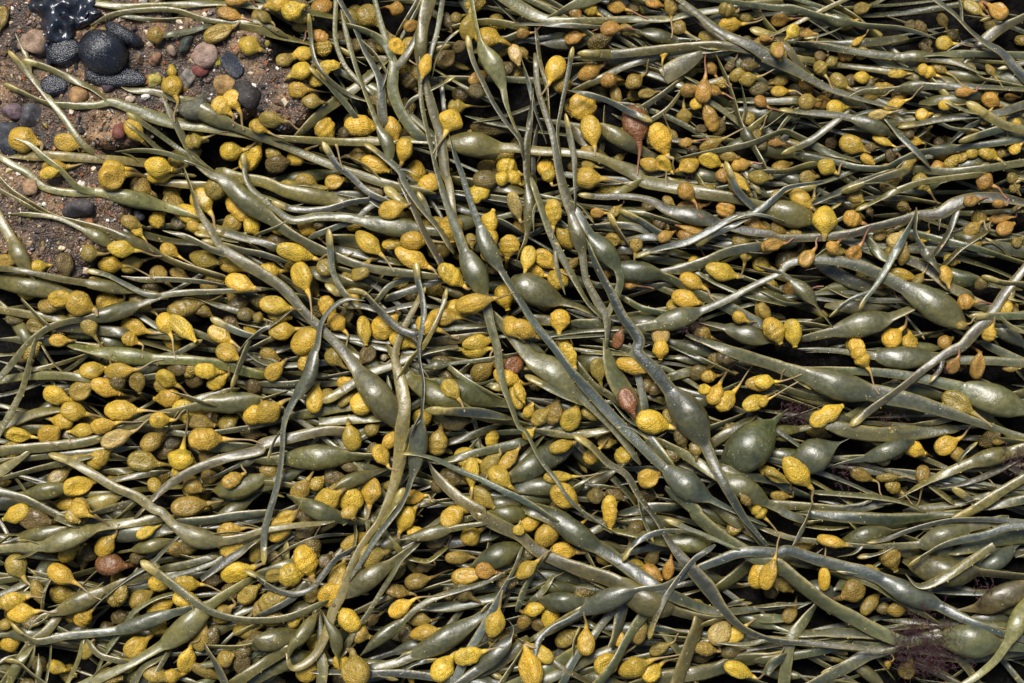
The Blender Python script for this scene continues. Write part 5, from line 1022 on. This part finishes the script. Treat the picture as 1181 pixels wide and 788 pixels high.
PEB = [
 ('A', 360, 430, 105, 90, (168, 122, 66), 'ochre brown wet pebble beside the pale forked frond'),
 ('A', 710, 275, 72, 62, (150, 104, 72), 'small angular tan pebble on the sand'),
 ('A', 855, 360, 92, 112, (128, 120, 106), 'grey speckled oval pebble behind a round yellow fruit'),
 ('A', 915, 320, 74, 62, (136, 64, 52), 'brick red angular pebble beside the grey speckled pebble'),
 ('A', 1015, 390, 92, 104, (170, 128, 66), 'ochre angular pebble beside the slate flake'),
 ('A', 708, 365, 70, 84, (176, 160, 60), 'yellow lichen-stained pebble with a flat top'),
 ('A', 935, 250, 140, 112, (160, 128, 108), 'pinkish gritty flat pebble above the brick red pebble'),
 ('A', 985, 280, 46, 72, (196, 182, 40), 'bright yellow chip leaning on the slate flake'),
 ('A', 850, 205, 62, 92, (64, 72, 60), 'dark green-grey pebble under a strap'),
 ('A', 788, 235, 44, 64, (166, 138, 108), 'beige elongated chip on the gravel'),
 ('A', 600, 190, 90, 80, (98, 66, 46), 'dark brown pebble beside the ribbed black stone'),
 ('A', 910, 490, 160, 140, (92, 90, 66), 'large green-grey flat stone under a bladdered frond'),
 ('A', 140, 520, 130, 120, (84, 82, 84), 'grey speckled rock between two pale straps'),
 ('A', 60, 510, 115, 95, (112, 88, 92), 'mauve rock next to the grey speckled rock'),
 ('A', 50, 630, 130, 170, (62, 64, 70), 'dark slate-coloured rock beside a yellow fruit'),
 ('A', 545, 590, 84, 74, (128, 66, 52), 'reddish round pebble half sunk in sand'),
 ('A', 1125, 430, 130, 150, (54, 48, 44), 'dark brown slab beyond the paired round fruits'),
 ('A', 165, 200, 170, 150, (152, 120, 92), 'sandy coloured gritty rock beside the black kelp'),
 ('A', 75, 212, 50, 46, (34, 32, 34), 'small black round pebble on sandy rock'),
 ('E', 140, 62, 90, 80, (176, 132, 88), 'tan gritty pebble with orange side'),
 ('E', 370, 150, 150, 120, (74, 68, 66), 'smooth dark grey stone under the pale forked frond'),
 ('E', 620, 190, 60, 60, (48, 50, 56), 'small dark stone beside a single round fruit'),
 ('E', 410, 220, 40, 36, (186, 104, 48), 'small orange pebble beneath crossing straps'),
 ('E', 280, 340, 36, 34, (214, 196, 150), 'small cream pebble among root fibres'),
 ('A', 490, 400, 60, 60, (70, 52, 60), 'small purplish pebble beneath the ribbed black stone'),
 ('A', 660, 440, 44, 36, (226, 218, 204), 'small white shell chip beside a strap'),
 ('A', 890, 270, 56, 46, (214, 196, 160), 'pale cream chip beside the pinkish pebble'),
 ('A', 600, 455, 50, 40, (206, 176, 148), 'pale pink chip under a strap'),
]
for k, (sh, u, v, w, h, c, lab) in enumerate(PEB):
    p = ground(sh, u, v); x, y = world_xy(p); me = stone_mesh(200 + k, M['stone'], 0.30, 0.8, 1.1 if k % 3 else 0.7)
    o = obj('pebble', me, None, (float(x), float(y), (float(hm_at(p[:1], p[1:])[0]) + 0.05 * min(w, h) * S) * MM)); o.scale = (w * S * MM, h * S * MM, min(w, h) * S * MM)
    o.rotation_euler = (random.uniform(-.15, .15), random.uniform(-.15, .15), random.uniform(-.5, .5)); o.color = (*srgb([0.72 * q + 0.22 * sum(c) / 3 for q in c], 0.75), 1)
    tag(o, lab, 'pebble', 'pebbles on the patch of sand')
    hm_put(*[np.array([q]) for q in (p[0], p[1], hm_at(p[:1], p[1:])[0] + 0.3 * min(w, h) * S)])

def place_stone(name, sh, u, v, w, h, t, rz, seed, mat, label, cat, angular=0.4, rough=0.2):
    p = ground(sh, u, v); x, y = world_xy(p); o = obj(name, stone_mesh(seed, mat, rough, 1.0, angular), None, (float(x), float(y), (-9 + t * 0.22) * MM))
    o.scale = (w * S * MM, h * S * MM, t * MM); o.rotation_euler = (0.05, -0.06, R(rz)); tag(o, label, cat); return o
place_stone('black_stone', 'A', 475, 245, 250, 200, 46, -35, 400, M['black'], 'big oval wet black stone with pale ribbed streaks', 'stone', 0.2, 0.10)
place_stone('black_stone', 'A', 570, 165, 190, 90, 24, -28, 401, M['black'], 'narrow dark stone lying behind the big ribbed black stone', 'stone', 0.5)
place_stone('black_stone', 'A', 300, 250, 170, 160, 20, 20, 402, M['black'], 'low dark gritty stone under the black kelp', 'stone', 0.6)
place_stone('black_stone', 'A', 520, 350, 300, 110, 14, -10, 403, M['black'], 'flat dark stone in the hollow below the ribbed stone', 'stone', 0.6)
place_stone('black_stone', 'A', 250, 400, 150, 110, 14, 10, 404, M['black'], 'low black stone beneath the forked tips', 'stone', 0.6)
place_stone('slate_flake', 'A', 1062, 300, 90, 170, 9, 38, 405, M['kelp'], 'thin blue-black slate flake with a sharp ridge', 'stone', 0.9, 0.08)

# crumpled sheet of black kelp in the corner
def kelp_sheet(sh, outline, z0, amp, seed, label):
    r = np.random.default_rng(seed); P = np.array([ground(sh, *q) for q in outline]); c = P.mean(0); nr, na = 16, 72
    s = np.concatenate([[0], np.cumsum(np.linalg.norm(np.diff(np.vstack([P, P[:1]]), axis=0), axis=1))]); ss = np.linspace(0, s[-1], na, endpoint=False); Q = np.vstack([P, P[:1]])
    rim = np.stack([np.interp(ss, s, Q[:, 0]), np.interp(ss, s, Q[:, 1])], -1); rr = np.linspace(0.03, 1, nr)
    G = c + (rim - c)[None] * rr[:, None, None]
    q = 1.0 + sum(np.sin(G[..., 0] * fx + G[..., 1] * fy + ph) * 0.9 / (1 + 9 * math.hypot(fx, fy)) for fx, fy, ph in [(r.normal(0, .22), r.normal(0, .22), r.random() * 6) for _ in range(16)])
    z = z0 + amp * (q - 1.0) - 7 * (rr[:, None]) ** 3
    X, Y = world_xy(G); top = np.stack([X, Y, z * MM], -1); bot = top.copy(); bot[..., 2] -= 1.6 * MM
    V = np.vstack([top.reshape(-1, 3), bot.reshape(-1, 3)]); i = np.arange(nr * na).reshape(nr, na); j = np.roll(i, -1, 1); n = nr * na
    F1 = np.stack([i[:-1], i[1:], j[1:], j[:-1]], -1).reshape(-1, 4); F2 = F1[:, ::-1] + n; F3 = np.stack([i[-1], i[-1] + n, j[-1] + n, j[-1]], -1)
    o = obj('kelp_blade', build_mesh('kelp_blade', V, np.vstack([F1, F2, F3]), M['kelp'])); tag(o, label, 'kelp'); return o
kelp_sheet('A', [(100, -60), (280, -80), (430, -60), (440, 20), (400, 90), (350, 130), (330, 200), (270, 240), (225, 200), (190, 120), (140, 50)], 2, 5.5, 7, 'crumpled wet black kelp blade in the corner of the sand')
kelp_sheet('A', [(215, 90), (260, 120), (235, 190), (245, 290), (225, 310), (205, 220), (190, 150)], 4, 3, 8, 'narrow black kelp strip trailing down onto the sand')
kelp_sheet('A', [(400, 20), (470, 60), (420, 110), (350, 140), (330, 90)], 1, 3, 9, 'small black kelp flap beside the ribbed stone')

# gravel: loose grains nobody could count
GV, GF, GC, off = [], [], [], 0
ico = np.array([(0, 0, 1), (.89, 0, .45), (.28, .85, .45), (-.72, .53, .45), (-.72, -.53, .45), (.28, -.85, .45), (.72, .53, -.45), (-.28, .85, -.45), (-.89, 0, -.45), (-.28, -.85, -.45), (.72, -.53, -.45), (0, 0, -1)])
icf = np.array([(0, 1, 2), (0, 2, 3), (0, 3, 4), (0, 4, 5), (0, 5, 1), (1, 6, 2), (2, 7, 3), (3, 8, 4), (4, 9, 5), (5, 10, 1), (6, 7, 2), (7, 8, 3), (8, 9, 4), (9, 10, 5), (10, 6, 1), (11, 7, 6), (11, 8, 7), (11, 9, 8), (11, 10, 9), (11, 6, 10)])
cols = [srgb(c, 0.62) for c in ((104, 84, 62), (140, 114, 84), (74, 60, 48), (190, 170, 142), (150, 92, 50), (46, 44, 44), (96, 70, 52), (220, 210, 196), (140, 122, 50), (84, 76, 72))]
for k in range(9000):
    x, y = rng.uniform(-40, 370), rng.uniform(-40, 350)
    if sand_at(x, y) < 0.75: continue
    sz = 0.6 + rng.exponential(0.7) if rng.random() < 0.92 else rng.uniform(2.2, 5.0)
    v = ico * sz * rng.uniform(0.45, 1.4, (12, 1)) * np.array((1, rng.uniform(.5, 1), .7)); a = rng.random() * 6.28; v = v @ np.array([(math.cos(a), -math.sin(a), 0), (math.sin(a), math.cos(a), 0), (0, 0, 1)])
    X, Y = world_xy(np.array((x, y))); z = float(hm_at(np.array([x]), np.array([y]))[0]) + sz * 0.15
    GV.append(v * MM + np.array((X, Y, z * MM))); GF.append(icf + off); off += 12
    GC.append(np.repeat(np.append(np.array(cols[rng.choice(10, p=[.2, .16, .16, .08, .06, .1, .1, .05, .03, .06])]), 1)[None], 12, 0))
def mat_gravel():
    t = NT('gravel_grains'); at = t.n.new('ShaderNodeAttribute'); at.attribute_name = 'tint'; t.link(at.outputs['Color'], t.p.inputs['Base Color']); t.p.inputs['Roughness'].default_value = 0.45; return t.m
gr = obj('gravel', build_mesh('gravel', np.vstack(GV), np.vstack(GF), mat_gravel(), None, np.vstack(GC))); gr.data.shade_flat(); tag(gr, 'loose coloured grit and gravel scattered on the wet sand', 'gravel', kind='stuff')

# ---------------------------------------------------------------- lay everything on the heap, lowest first
items = [(F_['level'], 0, F_) for F_ in fronds + low] + [(fr['level'] + 0.5, 1, fr) for fr in fruits]
items.sort(key=lambda q: q[0])
for lv, kind, it in items:
    if kind == 0:
        for q, s_ in enumerate(it['st']): s_.drape(trunk=it['st'][0] if q else None, floor=LIFT(lv))
    else: place_fruit(it)

# the deepest straps join the buried mass
BV, BF, BN, BC, off = [], [], [], [], 0
for s_ in bury + [q for F_ in low for q in F_['st']]:
    V, Nn, col = s_.tube(8); m, sd = V.shape[:2]; i = np.arange(m * sd).reshape(m, sd) + off; j = np.roll(i, -1, 1)
    BV.append(V.reshape(-1, 3)); BN.append(Nn.reshape(-1, 3)); BC.append(col.reshape(-1, 3)); BF.append(np.stack([i[:-1], i[1:], j[1:], j[:-1]], -1).reshape(-1, 4)); off += m * sd
BC = np.vstack(BC); bo = obj('buried_weed', build_mesh('buried_weed', np.vstack(BV), np.vstack(BF), M['weed'], np.vstack(BN), np.concatenate([BC, np.ones((len(BC), 1))], 1)))
tag(bo, 'tangle of buried straps showing in gaps beneath the upper fronds', 'seaweed', kind='stuff')

# ---------------------------------------------------------------- labels
CN = {'o': 'olive', 'g': 'grey-green', 'b': 'blue-grey', 'd': 'dark green', 'y': 'yellow-olive', 'p': 'pale', 'n': 'brownish'}
NUM = ['no', 'one', 'two', 'three', 'four', 'five', 'six', 'seven', 'eight', 'nine']
marks = [F_ for F_ in fronds if F_['short']]
marks_xy = [np.vstack([s_.C for s_ in F_['st']]) for F_ in marks]
used = set(F_['label'] for F_ in fronds if F_['label'])
def auto_label(F_):
    s0 = F_['st'][0]; w = s0.mean_w; L = s0.L; nb = sum(len(s_.bl) for s_ in F_['st']); nf = len(F_['fruits']); tips = sum(len(s_.tips) for s_ in F_['st'])
    size = 'slender ' if w < 6.5 else ('broad ' if w > 14 else '')
    noun = 'forked strap' if len(F_['st']) > 1 else ('long strap' if L > 190 else ('short strap' if L < 75 else 'strap'))
    bits = []
    if nb: bits.append('%s bladder%s' % (NUM[nb], '' if nb == 1 else 's'))
    if tips: bits.append('round tip')
    if nf and len(bits) < 2: bits.append('%s fruit%s' % (NUM[min(nf, 9)], '' if nf == 1 else 's'))
    P = np.vstack([s_.C for s_ in F_['st']]); near = []
    for m, Q in zip(marks, marks_xy):
        d = np.hypot(P[:, None, 0] - Q[None, :, 0], P[:, None, 1] - Q[None, :, 1]); near.append((d.min(), m['i'], m))
    near.sort(key=lambda q: q[:2]); first = None
    for d, _, m in near[:3]:
        if d > 40 and first: break
        rel = ('over' if F_['level'] > m['level'] else 'under') if d < 5 else 'beside'; bb = list(bits)
        while True:
            lab = size + CN[F_['colour']] + ' ' + noun + (' with ' + ' and '.join(bb) if bb else '') + ' %s the %s' % (rel, m['short'])
            if len(lab.split()) <= 16 or not bb: break
            bb.pop()
        first = first or lab
        if lab not in used: used.add(lab); return lab
    return first

# ---------------------------------------------------------------- the fronds as objects
GROUP = 'knotted seaweed fronds heaped on the shore'
for F_ in sorted(fronds, key=lambda q: q['i']):
    s0 = F_['st'][0]; x, y = world_xy(s0.C[0]); org = (float(x), float(y), float(s0.z[0]) * MM)
    root = bpy.data.objects.new('seaweed_frond', None); COL.objects.link(root); root.location = org; root.empty_display_size = 0.01
    tag(root, F_['label'] or auto_label(F_), 'seaweed', GROUP)
    for k, s_ in enumerate(F_['st']): s_.parts(root, org, 'strap' if k == 0 else 'branch')
    rootM = Matrix.Translation(org)
    for fr in F_['fruits']:
        k = random.randrange(len(FM))
        if fr['col'] in 'pr' : k = random.choice(HOLLOW)
        fr['rgb'] = np.array(srgb(FCOL[fr['col']], 0.72)) * random.uniform(0.70, 1.12) * np.array((1, random.uniform(0.92, 1.04), 1))
        o = bpy.data.objects.new('fruit', FM[k]); COL.objects.link(o); o.parent = root; o.matrix_local = rootM.inverted() @ fr['M']; o.color = (*np.clip(fr['rgb'], 0, 1), 1)
        if fr['col'] == 'r': o['label'] = 'shrivelled red-brown fruit'
        st = bpy.data.objects.new('stalk', stalk_mesh(fr, fr['M'])); COL.objects.link(st); st.parent = o

# ---------------------------------------------------------------- purple tufts and root fibres: fine branching threads
def tuft(name, sh, u, v, rad, n, mat, label, cat, zb=None, branch=3, thick=0.32, flat=0.35, group=None):
    c = ground(sh, u, v); r = np.random.default_rng(int(u * 7 + v)); V, F, off = [], [], 0; R_ = rad * S
    cz = float(np.percentile(hm_at(*(c[:, None] + r.normal(0, R_ * 0.3, (2, 60)))), 88)) if zb is None else zb
    def thread(p, d, L, w, depth):
        nonlocal off
        m = 6; pts = [p]; dd = d.copy()
        for _ in range(m):
            dd = dd + r.normal(0, 0.38, 3); dd /= np.linalg.norm(dd); pts.append(pts[-1] + dd * L / m)
        pts = np.array(pts); T = np.gradient(pts, axis=0); A = np.cross(T, (0.1, 0.2, 1)); A /= np.maximum(1e-6, np.linalg.norm(A, axis=1))[:, None]; B = np.cross(T, A); B /= np.maximum(1e-6, np.linalg.norm(B, axis=1))[:, None]
        ww = w * np.linspace(1, 0.4, m + 1)[:, None]
        ring = np.stack([pts + A * ww, pts - A * ww * 0.5 + B * ww * 0.87, pts - A * ww * 0.5 - B * ww * 0.87], 1)
        i = np.arange((m + 1) * 3).reshape(m + 1, 3) + off; j = np.roll(i, -1, 1); V.append(ring.reshape(-1, 3)); F.append(np.stack([i[:-1], i[1:], j[1:], j[:-1]], -1).reshape(-1, 4)); off += (m + 1) * 3
        if depth > 0:
            for _ in range(branch): k = r.integers(1, m + 1); thread(pts[k], r.normal(0, 1, 3) * np.array((1, 1, flat * 2)) * 0.6 + dd, L * 0.5, w * 0.8, depth - 1)
    for _ in range(n):
        a = r.random() * 6.28; q = R_ * 0.75 * math.sqrt(r.random()); b = np.array((q * math.cos(a), q * math.sin(a), r.uniform(-2, 3)))
        d = r.normal(0, 1, 3) * np.array((1, 1, flat)); d /= np.linalg.norm(d); thread(b, d, R_ * r.uniform(0.35, 0.7), thick, 2)
    V = np.vstack(V); X, Y = world_xy(c)
    o = obj(name, build_mesh(name, V * np.array((1, -1, 1)) * MM, np.vstack(F)[:, ::-1], mat), None, (float(X), float(Y), (cz + 5) * MM)); tag(o, label, cat, group); return o
G2 = 'tufts of purple algae on the fronds'
tuft('algae_tuft', 'P', 740, 605, 170, 150, M['tuft'], 'largest bushy purple algae tuft wrapped around the massive strap', 'algae', group=G2)
tuft('algae_tuft', 'L', 150, 312, 90, 36, M['tuft'], 'purple algae tuft beside the huge dark bladder', 'algae', group=G2)
tuft('algae_tuft', 'L', 1140, 500, 95, 38, M['tuft'], 'purple algae tuft at the end of a short swollen strap', 'algae', group=G2)
tuft('algae_tuft', 'L', 600, 335, 80, 22, M['tuft'], 'sparse purple algae lying on a wide flat strap', 'algae', group=G2)
tuft('algae_tuft', 'L', 370, 590, 70, 16, M['tuft'], 'thin purple algae wisps in a dark gap between stalked fruits', 'algae', group=G2)
tuft('algae_tuft', 'G', 795, 728, 62, 20, M['tuft'], 'small purple tuft at the start of the broad blunt-bladdered frond', 'algae', group=G2)
tuft('algae_tuft', 'P', 1000, 375, 75, 16, M['tuft'], 'wispy purple algae in a dark gap beside brown bladders', 'algae', group=G2)
tuft('algae_tuft', 'G', 775, 18, 40, 10, M['tuft'], 'tiny purple tuft on the stretched frond above an orange fruit', 'algae', group=G2)
tuft('algae_tuft', 'L', 790, 100, 50, 12, M['tuft'], 'small purple tuft under the brownish strap with yellow tip', 'algae', group=G2)
tuft('root_fibre', 'E', 490, 185, 75, 14, M['fibre'], 'tangle of dry brown root fibres beside the smooth dark stone', 'fibre', zb=-10.0, branch=1, thick=0.5, flat=0.12)
tuft('root_fibre', 'E', 320, 330, 85, 14, M['fibre'], 'spread of thin brown root fibres on damp sand', 'fibre', zb=-10.0, branch=1, thick=0.42, flat=0.12)
def snail(sh, u, v, size, label):
    c = ground(sh, u, v); X, Y = world_xy(c); z = float(hm_at(c[:1], c[1:])[0]); n, sd = 70, 12; a = np.linspace(0, 5.6 * math.pi, n); k = np.exp(-a * 0.105)
    rad = size * k; P = np.stack([rad * 0.62 * np.cos(a), rad * 0.62 * np.sin(a), size * 0.95 * (1 - k)], -1); tr = rad * 0.44; th = np.arange(sd) / sd * 2 * math.pi
    out = np.stack([np.cos(a), np.sin(a), 0 * a], -1); V = P[:, None] + tr[:, None, None] * (np.cos(th)[None, :, None] * out[:, None] + np.sin(th)[None, :, None] * np.array((0, 0, 1.0)))
    i = np.arange(n * sd).reshape(n, sd); j = np.roll(i, -1, 1); F = np.stack([i[:-1], i[1:], j[1:], j[:-1]], -1).reshape(-1, 4)
    root = bpy.data.objects.new('sea_snail', None); COL.objects.link(root); root.location = (float(X), float(Y), (z + size * 0.3) * MM); tag(root, label, 'snail')
    o = obj('shell', build_mesh('shell', V.reshape(-1, 3) * MM, F, mat_plain('snail_shell', srgb((70, 58, 40), 0.8), srgb((170, 148, 108), 0.8), 0.4), solid=True), root)
    m = len(V); lip = V[0] - V[0].mean(0); L2 = np.vstack([V[0], V[0].mean(0)[None]]) * MM; Fl = np.array([[q, (q + 1) % sd, (q + 2) % sd, sd] for q in range(0, sd, 2)])
    obj('opening', build_mesh('opening', L2, Fl, M['gap_black']), root)
snail('J', 556, 52, 5.5, 'small coiled brown sea snail beside the forked trunk')
